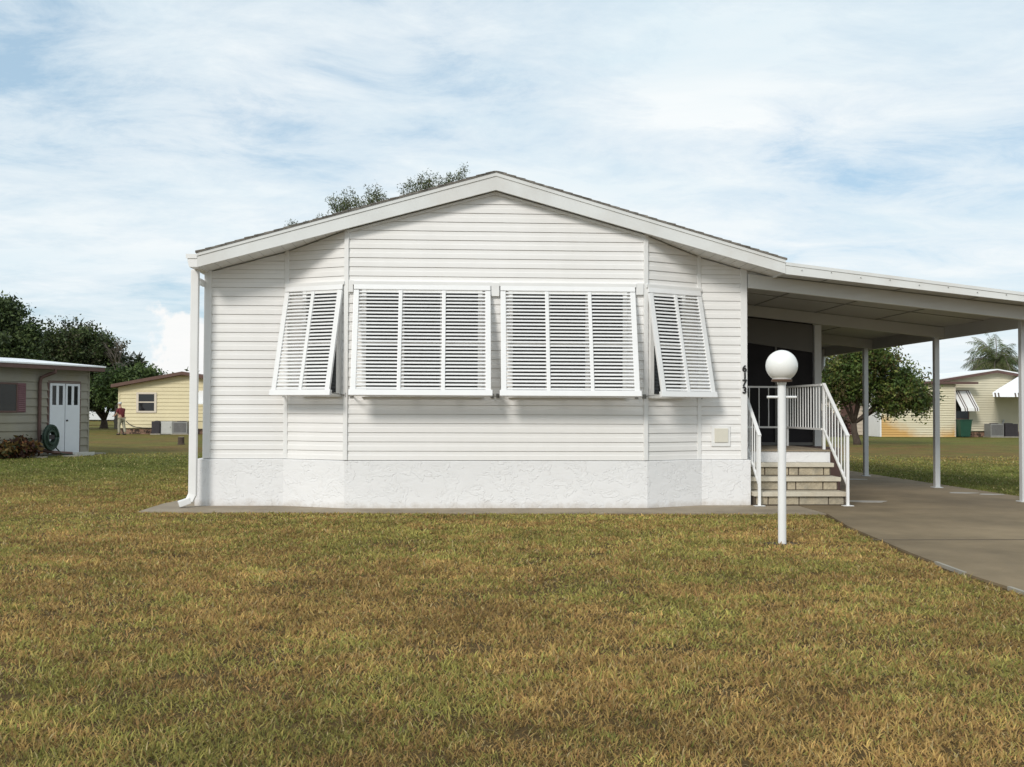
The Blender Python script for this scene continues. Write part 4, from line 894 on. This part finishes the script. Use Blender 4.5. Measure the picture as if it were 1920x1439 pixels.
for k in range(52):
    a = 27.86 + k * .09; b = a + .087; dark = k % 12 in (1, 3); a2, b2 = 30.5 + k * .055, 30.5 + k * .055 + .0545
    pts = [((a2, 53.9), 3.42), ((a * .8 + a2 * .2 + .05, 52.5), 2.62), ((a + .02, 52.12), 2.38), ((a, 52.02), 2.16)]; ptb = [((b2, 53.9), 3.42), ((b * .8 + b2 * .2 + .05, 52.5), 2.62), ((b + .02, 52.12), 2.38), ((b, 52.02), 2.16)]
    for q_ in range(3):
        mbx = pk if (dark and q_ == 2) else pw
        (A0, za), (A1, zb), (B1, _), (B0, _) = pts[q_], pts[q_ + 1], ptb[q_ + 1], ptb[q_]
        mbx.add([(*A0, za), (*B0, za), (*B1, zb), (*A1, zb), (*A0, za - .03), (*B0, za - .03), (*B1, zb - .0), (*A1, zb - .0)], [(0, 1, 2, 3), (7, 6, 5, 4), (0, 3, 7, 4), (1, 5, 6, 2)])
# hipped left end
pw.add([(30.5, 53.9, 3.42), (28.44, 52.5, 2.62), (27.88, 52.12, 2.38), (27.86, 52.02, 2.16), (29.2, 54.4, 2.16), (29.22, 54.4, 2.40), (29.6, 54.4, 2.62), (30.6, 54.4, 3.42)], [(0, 1, 6, 7), (1, 2, 5, 6), (2, 3, 4, 5)])
cv = pw.build('canopy', 'metal_roof', pa_); pk.build('stripe', 'awning_stripe', cv)
pp_ = MB(); pp_.box(31.95, 32.0, 52.1, 52.15, 0, 2.3); pp_.build('post', 'trim', pa_)
gb = thing('trash_bin', (27.2, 53.75, 0), 'green plastic wheeled trash bin below the striped window awning', 'trash bin')
t = MB(); t.add([(x, y, z) for z, s_ in ((.04, .26), (.9, .33)) for x, y in ((27.12 - s_, 53.75 - s_), (27.12 + s_, 53.75 - s_), (27.12 + s_, 53.75 + s_), (27.12 - s_, 53.75 + s_))], [(3, 2, 1, 0), (4, 5, 6, 7)] + [(k, (k + 1) % 4, 4 + (k + 1) % 4, 4 + k) for k in range(4)]); t.build('bin', 'bin_green', gb, bevel=.03)
MB().box(26.76, 27.48, 53.39, 54.1, .902, .96).build('lid', 'bin_green', gb, bevel=.02)
for x in (26.9, 27.34): MB().tube([(x - .03, 54.07, .11), (x + .03, 54.07, .11)], .11, 12).build('wheel', 'tyre', gb)
for nm_, x, w_, mm, lab in (('air_conditioner', 28.95, .72, 'grey_metal', 'grey ribbed air conditioner beside the cream house wall'), ('air_conditioner', 29.75, .7, 'dark_metal', 'dark boxed air conditioner right of the grey ribbed one')): ac_unit((x, 54.0, 0), w_, .7, .74, lab, mm)
vp_ = thing('vent_pipe', (29.9, 54.42, 0), 'short pale vent pipe on the cream wall above dark air conditioner', 'pipe'); MB().tube([(29.7, 54.44, .7), (29.7, 54.44, .88), (29.7, 54.34, .93)], .05, 8).build('pipe', 'grey_light', vp_)
# pale house further back
ph = thing('pale_house', (21, 58, 0), 'pale peach house wall partly hidden behind the round tree', 'house')
w = MB(); lap_wall(w, 15.5, 23.7, 58, .02, 2.7, .2); w.box(15.51, 23.69, 58.02, 66, 0, 2.7); w.build('wall', 'pale_wall', ph)
r_ = MB(); r_.prism([(15.1, 2.72), (24.1, 2.72), (24.1, 2.86), (19.6, 3.5), (15.1, 2.86)], 57.5, 66.4); r_.build('roof', 'metal_roof', ph)
MB().box(23.5, 23.75, 57.93, 58.0, .0, 2.7).build('corner_trim', 'trim', ph)
MB().box(22.0, 22.9, 57.96, 57.99, .05, 2.1).build('door', 'brown_paint', ph)
